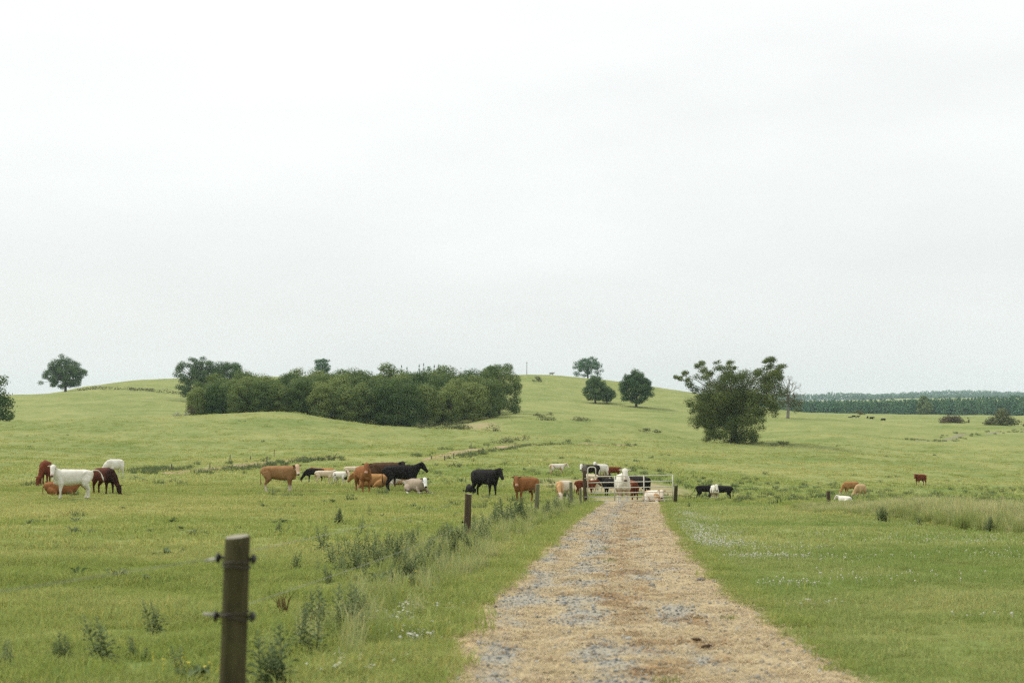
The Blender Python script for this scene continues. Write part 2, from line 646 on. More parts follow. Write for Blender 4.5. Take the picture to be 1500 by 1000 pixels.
def track_z(x, y, t):
    e = np.minimum(t, 1 - t)
    z = height(x, y, False) + 0.025 - 0.09 * sstep(0.035, -0.03, e)
    z = z - 0.035 * (np.exp(-((t - 0.24) / 0.12) ** 2) + np.exp(-((t - 0.64) / 0.13) ** 2))
    z = z + 0.012 * pnoise(x / 0.35, y / 0.35, 71) + 0.006 * pnoise(x / 0.12, y / 0.12, 72)
    return z


RZg = track_z(RXg, RYg, RTg)
gm, bm_ = track_masks(RXg, RYg, RTg)
nr, nc = RXg.shape
idx = np.arange(nr * nc).reshape(nr, nc)
quads = np.stack([idx[:-1, :-1], idx[:-1, 1:], idx[1:, 1:], idx[1:, :-1]], -1).reshape(-1, 4)


def track_material():
    m, t, out = new_mat('gravel_and_straw')
    b = NB(t)
    pos = b.n('ShaderNodeNewGeometry').outputs['Position']
    g = b.attr('gravel').outputs['Fac']
    br = b.attr('brown').outputs['Fac']
    ed = b.attr('edge').outputs['Fac']
    mpn = b.n('ShaderNodeMapping')
    mpn.inputs['Scale'].default_value = (0.55, 1.4, 1)
    mpn.inputs['Rotation'].default_value = (0, 0, 0.3)
    b.l(pos, mpn.inputs[0])
    fine = b.noise(26, 5, mpn.outputs[0], 0.7, 0.5)
    med = b.noise(5.5, 5, pos, 0.65, 0.4)
    vor = b.n('ShaderNodeTexVoronoi')
    vor.inputs['Scale'].default_value = 30
    b.l(pos, vor.inputs['Vector'])
    straw = b.mix(b.ramp(fine, 0.3, 0.72), (0.265, 0.205, 0.112), (0.50, 0.415, 0.255))
    straw = b.mix(b.ramp(med, 0.42, 0.62), straw, (0.455, 0.38, 0.235))
    vsep = b.n('ShaderNodeSeparateColor'); b.l(vor.outputs['Color'], vsep.inputs[0])
    stone = b.mix(vsep.outputs['Red'], (0.165, 0.185, 0.178), (0.335, 0.345, 0.320))
    stone = b.mix(b.ramp(fine, 0.45, 0.7), stone, (0.36, 0.29, 0.18))
    gf = b.ramp(b.math('ADD', g, b.ramp(med, 0.3, 0.7, -0.5, 0.5)), 0.2, 0.95, 0.0, 0.85)
    c = b.mix(gf, straw, stone)
    bf = b.ramp(b.math('ADD', br, b.ramp(fine, 0.3, 0.7, -0.45, 0.35)), 0.3, 0.75)
    c = b.mix(b.math('MULTIPLY', bf, 0.65), c, (0.265, 0.160, 0.070))
    c = b.mix(b.math('MULTIPLY', ed, 0.6), c, (0.46, 0.31, 0.14))
    h = b.math('ADD', b.math('MULTIPLY', fine, 0.6), b.math('MULTIPLY', vor.outputs['Distance'], 0.8))
    b.l(b.bsdf(c, 0.95, 0.1, b.bump(h, 0.8, 0.03)), out.inputs['Surface'])
    return m


M_TRACK = track_material()
rme = mesh_np('gravel_track', np.stack([RXg, RYg, RZg], -1), quads, None, M_TRACK, True,
              attrs={'gravel': gm.ravel(), 'brown': bm_.ravel(), 'edge': sstep(0.09, 0.0, edge).ravel()})
tag(obj('gravel_track', rme), kind='structure')


# dirt paths across the pasture
def path_strip(pts, w, mat, sink=0.06):
    P = [hit(*p) for p in pts]
    out, acc = [], []
    for a, c in zip(P[:-1], P[1:]):
        n = max(2, int((c - a).length / 1.2))
        for k in range(n):
            out.append(a.lerp(c, k / n))
    out.append(P[-1])
    A = np.array([[p.x, p.y] for p in out])
    for _ in range(6):
        A[1:-1] = (A[:-2] + 2 * A[1:-1] + A[2:]) / 4
    T = np.gradient(A, axis=0)
    T /= np.linalg.norm(T, axis=1)[:, None]
    Nn = np.stack([-T[:, 1], T[:, 0]], 1)
    s = np.linspace(-1, 1, 9)
    wv = w * (0.8 + 0.35 * pnoise(np.arange(len(A)) / 4.0, np.zeros(len(A)), 81))
    wv = wv * np.minimum(1, np.minimum(np.arange(len(A)), np.arange(len(A))[::-1]) / 5.0 + 0.15)
    XY = A[:, None, :] + s[None, :, None] * (wv[:, None, None] * Nn[:, None, :])
    Z = height(XY[..., 0], XY[..., 1]) + 0.07 - 0.14 * np.abs(s)[None, :] ** 3
    i2 = np.arange(Z.size).reshape(Z.shape)
    q = np.stack([i2[:-1, :-1], i2[:-1, 1:], i2[1:, 1:], i2[1:, :-1]], -1).reshape(-1, 4)
    me = mesh_np('dirt_path', np.concatenate([XY, Z[..., None]], -1), q, None, mat, True)
    return tag(obj('dirt_path', me), kind='structure'), A, wv


M_PATH = plain_noise_material('path_earth', (0.225, 0.185, 0.095), (0.335, 0.255, 0.155), 0.8, 0.95, 0.1, 0.5, 0.1)
M_PATH2 = plain_noise_material('path_grey_earth', (0.17, 0.18, 0.085), (0.23, 0.215, 0.13), 0.5, 0.95, 0.1, 0.5, 0.1)
_, PA, wa = path_strip([(240, 695), (300, 689), (350, 682.5), (400, 676), (445, 672), (500, 671)], 1.55, M_PATH)
_, PB, wb = path_strip([(618, 675), (640, 671), (664, 665), (690, 660), (730, 655.5), (790, 651), (860, 650), (930, 652)], 1.9, M_PATH)
_, PC, wc = path_strip([(1340, 645), (1400, 640), (1450, 635.5), (1510, 629)], 1.3, M_PATH2)


# ------------------------------------------------------------------ scattering on one object (ground cover nobody could count)
def scatter(name, variants, pts, rotz, scl, tint, mat, tilt=0.12, rng=RNG):
    n = len(pts)
    me = bpy.data.meshes.new(name)
    me.vertices.add(n)
    me.vertices.foreach_set('co', np.asarray(pts, np.float32).ravel())
    rot = np.stack([rng.normal(0, tilt, n), rng.normal(0, tilt, n), rotz], 1).astype(np.float32)
    a = me.attributes.new('rot', 'FLOAT_VECTOR', 'POINT'); a.data.foreach_set('vector', rot.ravel())
    a = me.attributes.new('scl', 'FLOAT', 'POINT'); a.data.foreach_set('value', np.asarray(scl, np.float32))
    a = me.attributes.new('tint', 'FLOAT', 'POINT'); a.data.foreach_set('value', np.asarray(tint, np.float32))
    a = me.attributes.new('pick', 'INT', 'POINT'); a.data.foreach_set('value', rng.integers(0, len(variants), n).astype(np.int32))
    o = obj(name, me)
    ng = bpy.data.node_groups.new(name + '_scatter', 'GeometryNodeTree')
    ng.interface.new_socket('Geometry', in_out='INPUT', socket_type='NodeSocketGeometry')
    ng.interface.new_socket('Geometry', in_out='OUTPUT', socket_type='NodeSocketGeometry')
    nn, ll = ng.nodes.new, ng.links.new
    gi, go = nn('NodeGroupInput'), nn('NodeGroupOutput')
    iop = nn('GeometryNodeInstanceOnPoints')
    ll(gi.outputs[0], iop.inputs['Points'])
    jn = nn('GeometryNodeJoinGeometry')
    for v in variants:
        if mat is not None and not v.materials: v.materials.append(mat)
        src = bpy.data.objects.new(v.name, v)
        oi = nn('GeometryNodeObjectInfo')
        oi.inputs['Object'].default_value = src
        oi.inputs['As Instance'].default_value = False
        g2 = nn('GeometryNodeGeometryToInstance')
        ll(oi.outputs['Geometry'], g2.inputs[0])
        ll(g2.outputs[0], jn.inputs[0])
    ll(jn.outputs[0], iop.inputs['Instance'])
    iop.inputs['Pick Instance'].default_value = True
    def na(nm, typ):
        x = nn('GeometryNodeInputNamedAttribute'); x.data_type = typ
        x.inputs['Name'].default_value = nm
        return x.outputs['Attribute']
    ll(na('pick', 'INT'), iop.inputs['Instance Index'])
    ll(na('rot', 'FLOAT_VECTOR'), iop.inputs['Rotation'])
    ll(na('scl', 'FLOAT'), iop.inputs['Scale'])
    ll(iop.outputs[0], go.inputs[0])
    md = o.modifiers.new('scatter', 'NODES')
    md.node_group = ng
    return tag(o, kind='stuff')


def blades_mesh(name, n, spread, hmin, hmax, width, lean, rng, curl=0.5, heads=0.0):
    """a tuft of bent tapering blades"""
    ang = rng.uniform(0, 2 * np.pi, n)
    rad = spread * np.sqrt(rng.uniform(0, 1, n))
    bx, by = rad * np.cos(ang), rad * np.sin(ang)
    h = rng.uniform(hmin, hmax, n)
    la = rng.uniform(0, 2 * np.pi, n)
    ln = np.abs(rng.normal(0, lean, n)) * h
    w = width * rng.uniform(0.6, 1.3, n)
    fa = rng.uniform(0, 2 * np.pi, n)
    wx, wy = np.cos(fa) * w / 2, np.sin(fa) * w / 2
    V = np.zeros((n, 5, 3))
    V[:, 0] = np.stack([bx - wx, by - wy, -0.02 + 0 * h], 1)
    V[:, 1] = np.stack([bx + wx, by + wy, -0.02 + 0 * h], 1)
    mx_, my_ = bx + np.cos(la) * ln * 0.35, by + np.sin(la) * ln * 0.35
    V[:, 2] = np.stack([mx_ - wx * .8, my_ - wy * .8, h * 0.6], 1)
    V[:, 3] = np.stack([mx_ + wx * .8, my_ + wy * .8, h * 0.6], 1)
    V[:, 4] = np.stack([bx + np.cos(la) * ln, by + np.sin(la) * ln, h * (1 - 0.25 * curl * np.minimum(1, ln / h))], 1)
    k = np.arange(n)[:, None] * 5
    q = np.concatenate([k + 0, k + 1, k + 3, k + 2], 1)
    t = np.concatenate([k + 2, k + 3, k + 4], 1)
    s = rng.uniform(0.72, 1.2, n)
    warm = rng.uniform(-0.12, 0.16, n)
    c = np.stack([s * (1 + warm), s, s * (1 - warm * .6)], 1)
    c = np.repeat(c[:, None, :], 5, 1)
    if heads > 0:
        pale = rng.uniform(0, 1, n) < heads
        c[pale, 4] = c[pale, 4] * np.array((1.5, 1.35, 1.5))
    return mesh_np(name, V.reshape(-1, 3), q, t, None, False, colors={'shade': c.reshape(-1, 3)})


def points_in(n, ymin, ymax, rng, margin=0.40, power=1.0):
    """random ground points, uniform in area inside the viewed wedge (a little wider)"""
    y = np.sqrt(rng.uniform(ymin ** 2, ymax ** 2, n))
    x = rng.uniform(-1, 1, n) * (margin * y + 1.2)
    return x, y


# pasture grass, three rings of tuft size
short = [blades_mesh('grass_tuft', 110, 0.20, 0.03, 0.10, 0.0065, 1.1, RNG) for _ in range(6)]
mid = [blades_mesh('grass_tuft', 64, 0.33, 0.025, 0.075, 0.016, 1.2, RNG) for _ in range(6)]
big = [blades_mesh('grass_tuft', 46, 0.7, 0.04, 0.13, 0.05, 1.2, RNG) for _ in range(5)]
lawn = [blades_mesh('lawn_tuft', 110, 0.18, 0.02, 0.05, 0.005, 1.1, RNG) for _ in range(5)]
lawnm = [blades_mesh('lawn_tuft', 64, 0.28, 0.02, 0.055, 0.012, 1.1, RNG) for _ in range(5)]


def field_scatter(name, variants, n, y0, y1, mat, sel, smin, smax, seed, tilt=0.12, tj=0.16):
    rng = np.random.default_rng(seed)
    x, y = points_in(n, y0, y1, rng)
    k = sel(x, y)
    x, y = x[k], y[k]
    z = height(x, y)
    patch = 0.55 + 0.95 * np.clip(0.42 + fbm(x / 1.5, y / 1.5, seed, 3), 0, 1.2)
    s = rng.uniform(smin, smax, len(x)) * patch
    tint = np.clip(dryness_fold_shade(x, y) + rng.normal(0, tj, len(x)), 0, 1)
    return scatter(name, variants, np.stack([x, y, z], 1), rng.uniform(0, 6.28, len(x)), s, tint, mat, tilt, rng)


grass_ok = lambda x, y: (road_mask(x, y) < -0.02) & ~in_lawn(x, y) & (soilness(x, y) + 0.25 * pnoise(x / 1.5, y / 2.5, 19) < 0.48)
lawn_ok = lambda x, y: (road_mask(x, y) < -0.03) & in_lawn(x, y)
field_scatter('grass', short, 15000, 3.5, 27, M_BLADE, grass_ok, 0.75, 1.35, 101)
field_scatter('grass', mid, 30000, 24, 85, M_BLADE, grass_ok, 0.7, 1.3, 102)
field_scatter('grass', big, 40000, 78, 330, M_BLADE, lambda x, y: grass_ok(x, y) & (np.random.default_rng(9).uniform(0, 1, len(x)) > sstep(130, 320, y)), 0.6, 1.25, 103)
field_scatter('lawn_grass', lawn, 20000, 3.5, 27, M_LAWN, lawn_ok, 0.8, 1.3, 104)
field_scatter('lawn_grass', lawnm, 26000, 24, 64, M_LAWN, lawn_ok, 0.7, 1.25, 105)

# soft grass fringe hanging over the track edges
def fringe():
    rng = np.random.default_rng(111)
    n = 5200
    y = np.sqrt(rng.uniform(4 ** 2, 62 ** 2, n))
    side = rng.integers(0, 2, n)
    x = np.where(side == 0, np.interp(y, RD, RL) - rng.uniform(-0.03, 0.36, n), np.interp(y, RD, RR) + rng.uniform(-0.06, 0.28, n))
    z = height(x, y, False) - 0.005
    s = np.where(side == 0, rng.uniform(0.7, 1.45, n), rng.uniform(0.55, 1.0, n)) * (0.7 + 0.6 * np.clip(0.5 + pnoise(x / 0.8, y / 0.8, 5), 0, 1))
    return scatter('verge_grass', short, np.stack([x, y, z], 1), rng.uniform(0, 6.28, n), s, np.clip(rng.normal(0.18, 0.18, n), 0, 1), M_BLADE, 0.15, rng)


fringe()

# tall seeding grass: the uncut strip right of the lawn, and along the fence
tall = [blades_mesh('tall_tuft', 60, 0.22, 0.25, 0.70, 0.012, 0.35, RNG, 0.3, 0.5) for _ in range(6)]


def tall_strip():
    rng = np.random.default_rng(121)
    n = 9500
    y = np.sqrt(rng.uniform(26 ** 2, 57 ** 2, n))
    e = np.interp(y, [20, 31, 38, 50, 56, 64], [11.4, 11.2, 10.6, 9.6, 10.9, 12.6])
    x = e + np.abs(rng.normal(0, 1, n)) * np.interp(y, [26, 40, 60], [3.5, 4.2, 4.0]) + rng.uniform(0, 0.3, n)
    k = x < 0.42 * y
    x, y, e = x[k], y[k], e[k]
    k = rng.uniform(0, 1, len(x)) < np.clip(0.62 + 1.1 * fbm(x / 1.9, y / 2.6, 8, 3), 0.12, 1)
    x, y, e = x[k], y[k], e[k]
    s = rng.uniform(0.35, 1.15, len(x)) * (0.55 + 0.8 * np.clip(0.5 + fbm(x / 1.6, y / 1.6, 7, 3), 0, 1)) * np.interp(x / y, [0.19, 0.235, 0.29], [0.5, 0.5, 1.0]) * np.interp(x - e, [0, 0.8, 4, 9], [0.62, 0.85, 0.8, 0.5])
    t = np.clip(rng.normal(0.45, 0.25, len(x)) + np.interp(x - e, [0, 1.2, 5], [-0.3, 0.1, 0.2]), 0, 1)
    return scatter('tall_grass', tall, np.stack([x, y, height(x, y)], 1), rng.uniform(0, 6.28, len(x)), s, t, M_TALL, 0.1, rng)


tall_strip()
FENCE = np.array([(6.2, -1.23), (28, -0.90), (44, 0.74), (53, 2.19), (60.5, 3.12)])
fence_x = lambda y: np.interp(y, FENCE[:, 0], FENCE[:, 1])


def fence_grass():
    rng = np.random.default_rng(131)
    n = 2300
    y = rng.uniform(9, 60, n)
    x = fence_x(y) + rng.normal(0.0, 0.42, n)
    k = road_mask(x, y) < -0.5
    x, y = x[k], y[k]
    dens = fbm(x / 3, y / 3, 3, 2)
    k = rng.uniform(0, 1, len(x)) < np.clip(0.45 + dens, 0.1, 1) * np.interp(y, [9, 26, 60], [0.35, 0.9, 1])
    x, y = x[k], y[k]
    s = rng.uniform(0.3, 0.62, len(x))
    return scatter('tall_grass', tall, np.stack([x, y, height(x, y)], 1), rng.uniform(0, 6.28, len(x)), s,
                   np.clip(rng.normal(0.3, 0.25, len(x)), 0, 1), M_TALL, 0.2, rng)


fence_grass()

# rushy dark tussocks across the pasture and the wet hollow
rush = [blades_mesh('rush_tuft', 40, 0.30, 0.10, 0.34, 0.03, 0.5, RNG) for _ in range(5)]


def rushes():
    rng = np.random.default_rng(141)
    x, y = points_in(30000, 20, 260, rng)
    f = fbm(x / 10, y / 10, 77, 4)
    wet = np.exp(-(((x - 26) / 26) ** 2 + ((y - 92) / 30) ** 2))
    p = np.clip((f - 0.42) * 1.2, 0, 1) * 0.5 + np.clip(wet * (0.5 + f), 0, 1) * 0.8
    k = (rng.uniform(0, 1, len(x)) < p) & grass_ok(x, y) & (x < 1e9)
    x, y = x[k], y[k]
    xs, ysn = [x], [y]
    for A, wv, side, sp_ in ((PA, wa, -1, 0.5), (PB, wb, -1, 0.2), (PB, wb, 1, 0.05), (PA, wa, 1, 0.08), (PC, wc, -1, 0.06), (PC, wc, 1, 0.06)):
        T = np.gradient(A, axis=0); T /= np.linalg.norm(T, axis=1)[:, None]
        Nn = np.stack([-T[:, 1], T[:, 0]], 1)
        for rep in range(10):
            k = (rng.uniform(0, 1, len(A)) < sp_)
            off = side * (wv + rng.uniform(0.1, 2.2, len(A)))
            sgn = np.where(Nn[:, 1] > 0, 1, -1)
            Q = A + Nn * (off * sgn)[:, None]
            xs.append(Q[k, 0]); ysn.append(Q[k, 1])
    n0 = len(x)
    x, y = np.concatenate(xs), np.concatenate(ysn)
    s = rng.uniform(0.5, 1.2, len(x))
    s[n0:] *= 1.35
    return scatter('weeds', rush, np.stack([x, y, height(x, y)], 1), rng.uniform(0, 6.28, len(x)), s, rng.uniform(0, 1, len(x)), M_WEED, 0.12, rng)


rushes()


def rosette(name, n, rng):
    V, T, C = [], [], []
    for k in range(n):
        a = k * 2.4 + rng.uniform(-.3, .3)
        L_ = rng.uniform(.08, .2); w = L_ * rng.uniform(.14, .24)
        d = np.array((math.cos(a), math.sin(a), 0)); p = np.array((-d[1], d[0], 0))
        h1, h2 = rng.uniform(.03, .12), rng.uniform(.0, .14)
        b0 = len(V)
        V += [(0, 0, 0), tuple(d * L_ * .5 + p * w + (0, 0, h1)), tuple(d * L_ + (0, 0, h2)), tuple(d * L_ * .5 - p * w + (0, 0, h1)), tuple(d * L_ * .5 + (0, 0, h1 - .012))]
        T += [(b0, b0 + 4, b0 + 1), (b0 + 1, b0 + 4, b0 + 2), (b0, b0 + 3, b0 + 4), (b0 + 4, b0 + 3, b0 + 2)]
        c = rng.uniform(.75, 1.2)
        C += [(c, c, c)] * 5
    return mesh_np(name, V, None, T, None, False, colors={'shade': np.array(C)})


def near_weeds():
    rg = np.random.default_rng(145)
    x, y = points_in(9000, 5, 60, rg)
    p = np.clip((fbm(x / 2.2, y / 2.2, 88, 3) - .18) * 1.6, 0, 1) * np.interp(x - fence_x(y), [-14, -5, -.5, .4, .9], [.12, .5, .9, .6, 0])
    k = (rg.uniform(0, 1, len(x)) < p) & grass_ok(x, y) & (x < fence_x(y) + .9)
    x, y = x[k], y[k]
    return scatter('weeds', [rosette('weed_rosette', 14, rg) for _ in range(5)], np.stack([x, y, height(x, y)], 1), rg.uniform(0, 6.28, len(x)), rg.uniform(.5, 1.4, len(x)), rg.uniform(.1, .9, len(x)), M_WEED, .15, rg)


near_weeds()


# flowers in the turf
def daisy(name, petals, r, hgt):
    mb = MB()
    for k in range(petals):
        a = 2 * math.pi * k / petals
        d = np.array((math.cos(a), math.sin(a), 0)); p = np.array((-d[1], d[0], 0))
        c = np.array((0, 0, hgt))
        mb.add([c + d * r * .25 - p * r * .12, c + d * r * .8 - p * r * .22 + (0, 0, .15 * r), c + d * r + (0, 0, .1 * r), c + d * r * .8 + p * r * .22 + (0, 0, .15 * r), c + d * r * .25 + p * r * .12],
               [(0, 1, 3, 4)], [(1, 2, 3)])
    mb.box((0, 0, hgt + 0.002), (r * .25, r * .25, r * .12))
    mb.tube([(0, 0, -0.01), (0.004, 0, hgt)], [0.0015, 0.001], 4)
    return mb.mesh(name)


def clover(name, r, hgt):
    mb = MB()
    rs = []
    for k in range(5):
        a = math.pi * k / 4
        rs.append(((0, 0, hgt - r * math.cos(a)), (max(0.001, r * math.sin(a)), 0, 0), (0, max(0.001, r * math.sin(a)), 0)))
    mb.rings(rs, 7)
    mb.tube([(0, 0, -0.01), (0.006, 0.004, hgt - r)], [0.0018, 0.0012], 4)
    return mb.mesh(name)


M_WHITE = plain_noise_material('white_petals', (0.44, 0.43, 0.34), (0.58, 0.57, 0.48), 30, 0.8, 0.2, 0, 0.001)
M_YELLOW = plain_noise_material('yellow_petals', (0.62, 0.47, 0.03), (0.75, 0.6, 0.06), 30, 0.6, 0.3, 0, 0.001)


def patch_points(patches, rng):
    xs, ys_ = [], []
    for (px, py, sx, sy, n) in patches:
        p = hit(px, py)
        xs.append(rng.normal(p.x, sx, n)); ys_.append(rng.normal(p.y, sy, n))
    return np.concatenate(xs), np.concatenate(ys_)


def flowers(name, variants, patches, mat, smin, smax, seed):
    rng = np.random.default_rng(seed)
    x, y = patch_points(patches, rng)
    k = road_mask(x, y) < -0.08
    x, y = x[k], y[k]
    return scatter(name, variants, np.stack([x, y, height(x, y)], 1), rng.uniform(0, 6.28, len(x)), rng.uniform(smin, smax, len(x)), x * 0, mat, 0.3, rng)


M_DAISY = plain_noise_material('daisy_petals', (0.50, 0.50, 0.44), (0.66, 0.66, 0.60), 30, 0.8, 0.2, 0, 0.001)
flowers('white_clover_flowers', [clover('clover_head', 0.0085, 0.075), clover('clover_head', 0.007, 0.06)],
        [(1000, 768, 0.28, 5.0, 1000), (1008, 782, 0.25, 3.0, 700), (1045, 797, 0.30, 1.1, 420), (994, 752, 0.3, 4.5, 700), (1110, 818, 0.35, 0.25, 120), (1160, 806, 0.6, 0.5, 90),
         (1200, 820, 0.9, 0.5, 90), (1290, 790, 1.6, 1.6, 110), (1440, 793, 1.0, 0.8, 110), (1480, 815, 0.8, 0.8, 60), (1150, 858, 0.25, 0.3, 40), (1300, 850, 0.8, 0.7, 60), (1205, 890, 0.16, 0.1, 14),
         (1180, 748, 1.5, 1.2, 60), (1350, 769, 1.4, 0.8, 60), (1480, 910, .2, .15, 12)], M_WHITE, 0.7, 1.35, 151)
flowers('daisies', [daisy('daisy_head', 10, 0.014, 0.07), daisy('daisy_head', 9, 0.012, 0.09)],
        [(610, 890, 0.12, 0.35, 60), (570, 915, 0.14, 0.3, 54), (640, 897, 0.14, 0.35, 40), (560, 910, 0.3, 0.8, 60), (610, 940, 0.10, 0.14, 34), (585, 930, 0.18, 0.4, 40), (500, 990, 0.09, 0.09, 26), (545, 975, 0.2, 0.3, 30), (620, 880, .3, 1.2, 60), (650, 830, .35, 2.5, 50)],
        M_DAISY, 0.75, 1.15, 152)
flowers('buttercups', [daisy('buttercup_head', 6, 0.013, 0.12)],
        [(600, 862, 0.22, 0.9, 22), (735, 788, 0.35, 2.5, 22), (655, 920, 0.02, 0.02, 1), (593, 935, 0.02, 0.02, 2), (540, 938, 0.02, 0.02, 1), (505, 900, 0.05, 0.1, 3), (300, 994, 0.12, 0.08, 10), (255, 985, 0.1, 0.1, 5), (1170, 870, 0.05, 0.05, 2), (620, 900, .4, 1.2, 8), (1330, 750, 1.5, 1.5, 8)],
        M_YELLOW, 0.8, 1.3, 153)


# loose stones, straw and litter on the track
def stone_mesh(name, rng):
    n = 7
    rs = []
    for k in range(5):
        a = math.pi * k / 4
        r = max(0.05, math.sin(a)) * rng.uniform(0.75, 1.1)
        rs.append(((rng.normal(0, .06), rng.normal(0, .06), -0.55 * math.cos(a)), (r, 0, 0), (0, r * rng.uniform(0.6, 1), 0)))
    mb = MB(); mb.rings(rs, n, 2.6)
    return mb.mesh(name)


def litter_mesh(name, n, spread, length, width, rng):
    a = rng.uniform(0, 2 * np.pi, n)
    c = np.stack([rng.normal(0, spread, n), rng.normal(0, spread, n), rng.uniform(0.002, 0.022, n)], 1)
    L = length * rng.uniform(0.4, 1.2, n)
    d = np.stack([np.cos(a), np.sin(a), rng.normal(0, 0.12, n)], 1) * L[:, None] / 2
    w = np.stack([-np.sin(a), np.cos(a), 0 * a], 1) * (width * rng.uniform(.6, 1.3, n))[:, None] / 2
    V = np.stack([c - d - w, c - d + w, c + d + w * .6, c + d - w * .6], 1)
    s = rng.uniform(0.65, 1.25, n)
    col = np.repeat(np.stack([s, s * rng.uniform(.93, 1.03, n), s * rng.uniform(.85, 1.05, n)], 1)[:, None], 4, 1)
    k = np.arange(n)[:, None] * 4
    return mesh_np(name, V.reshape(-1, 3), np.concatenate([k, k + 1, k + 2, k + 3], 1), None, None, False, colors={'shade': col.reshape(-1, 3)})


def mat_instance(name, a, bcol, rough=0.9, shade=False):
    m, t, out = new_mat(name)
    b = NB(t)
    c = b.mix(b.attr('tint', 'INSTANCER').outputs['Fac'], a, bcol)
    if shade: c = b.mix(1.0, c, b.attr('shade').outputs['Color'], 'MULTIPLY')
    b.l(b.bsdf(c, rough, 0.15), out.inputs['Surface'])
    return m


M_STONE = mat_instance('gravel_stone', (0.12, 0.13, 0.125), (0.36, 0.36, 0.33))
M_STRAW = mat_instance('dry_straw', (0.31, 0.235, 0.125), (0.51, 0.425, 0.26), 0.85, True)
M_LITTER = mat_instance('brown_litter', (0.15, 0.095, 0.045), (0.33, 0.215, 0.10), 0.9, True)


def track_scatter():
    rng = np.random.default_rng(161)
    def pts(n, y0=5, y1=60):
        y = np.exp(rng.uniform(math.log(y0), math.log(y1), n))
        t = rng.uniform(0.0, 1.0, n)
        l, r = np.interp(y, RD, RL), np.interp(y, RD, RR)
        x = l + t * (r - l)
        return x, y, t, *track_masks(x, y, t)
    x, y, t, g, br = pts(60000)
    k = rng.uniform(0, 1, len(x)) < g * 0.55 + 0.22
    x, y, t = x[k], y[k], t[k]
    s = np.exp(rng.normal(math.log(0.0085), 0.42, len(x))) * np.interp(y, [5, 20, 60], [0.9, 1.15, 1.8])
    scatter('gravel', [stone_mesh('gravel_stone', rng) for _ in range(7)], np.stack([x, y, track_z(x, y, t) + s * 0.25], 1), rng.uniform(0, 6.28, len(x)), s, rng.uniform(0, 1, len(x)), M_STONE, 0.4, rng)
    x, y, t, g, br = pts(15000)
    k = rng.uniform(0, 1, len(x)) < np.clip(0.8 - 0.85 * g - 0.4 * br, 0.03, 1)
    x, y, t = x[k], y[k], t[k]
    scatter('straw_litter', [litter_mesh('straw_bits', 24, 0.09, 0.085, 0.0045, rng) for _ in range(6)], np.stack([x, y, track_z(x, y, t) + 0.002], 1), rng.uniform(0, 6.28, len(x)),
            rng.uniform(0.6, 1.25, len(x)) * np.interp(y, [5, 20, 60], [0.85, 1.1, 1.7]), np.clip(rng.normal(0.5, 0.3, len(x)) - 0.25 * sstep(0.08, 0, np.minimum(t, 1 - t)), 0, 1), M_STRAW, 0.05, rng)
    x, y, t, g, br = pts(9000)
    k = rng.uniform(0, 1, len(x)) < np.clip(br * 0.6, 0.02, 1)
    x, y, t = x[k], y[k], t[k]
    scatter('brown_litter', [litter_mesh('litter_bits', 16, 0.06, 0.06, 0.012, rng) for _ in range(5)], np.stack([x, y, track_z(x, y, t) + 0.003], 1), rng.uniform(0, 6.28, len(x)),
            rng.uniform(0.6, 1.3, len(x)) * np.interp(y, [5, 20, 60], [0.9, 1.1, 1.6]), rng.uniform(0, 1, len(x)), M_LITTER, 0.08, rng)


track_scatter()


# ------------------------------------------------------------------ trees
def leaf_quads(c, nrm, size, rng):
    n = len(c)
    nrm = nrm / (np.linalg.norm(nrm, axis=1)[:, None] + 1e-9)
    r = rng.normal(0, 1, (n, 3))
    a = np.cross(nrm, r); a /= (np.linalg.norm(a, axis=1)[:, None] + 1e-9)
    b = np.cross(nrm, a)
    s = size[:, None]
    j = lambda: rng.uniform(0.55, 1.15, (n, 1))
    V = np.stack([c + a * s * j(), c + b * s * j() * 0.7, c - a * s * j(), c - b * s * j() * 0.7], 1)
    k = np.arange(n)[:, None] * 4
    return V.reshape(-1, 3), np.concatenate([k, k + 1, k + 2, k + 3], 1)


def crown_mesh(name, lobes, dens, leaf, rng, mat, flat=0.75, shell=0.55):
    """lobes: (x, y, z, rx, ry, rz); dens = leaves per m2 of lobe surface"""
    C, Nn, S, T = [], [], [], []
    zs = [l[2] for l in lobes]
    for (x, y, z, rx, ry, rz) in lobes:
        n = max(12, int(dens * 4 * math.pi * ((rx * ry + rx * rz + ry * rz) / 3)))
        d = rng.normal(0, 1, (n, 3)); d /= np.linalg.norm(d, axis=1)[:, None]
        rad = shell + (1 - shell) * rng.uniform(0, 1, n) ** 0.6
        rad = rad * (1 + 0.16 * rng.normal(0, 1, n) * (rng.uniform(0, 1, n) < 0.4))
        p = d * rad[:, None] * np.array((rx, ry, rz))
        C.append(p + np.array((x, y, z)))
        Nn.append(d * 1.5 + rng.normal(0, 0.32, (n, 3)) + np.array((0, 0, 0.25)))
        S.append(leaf * rng.uniform(0.55, 1.25, n))
        T.append(np.clip(rng.normal(0.42, 0.11, n) + rng.normal(0, 0.16), 0, 1))
    C, Nn, S, T = map(np.concatenate, (C, Nn, S, T))
    k = C[:, 2] > 0.05
    C, Nn, S, T = C[k], Nn[k], S[k], T[k]
    V, q = leaf_quads(C, Nn, S, rng)
    tv = np.repeat(T, 4)
    return mesh_np(name, V, q, None, mat, False, colors={'tint': np.stack([tv, tv, tv], 1)})


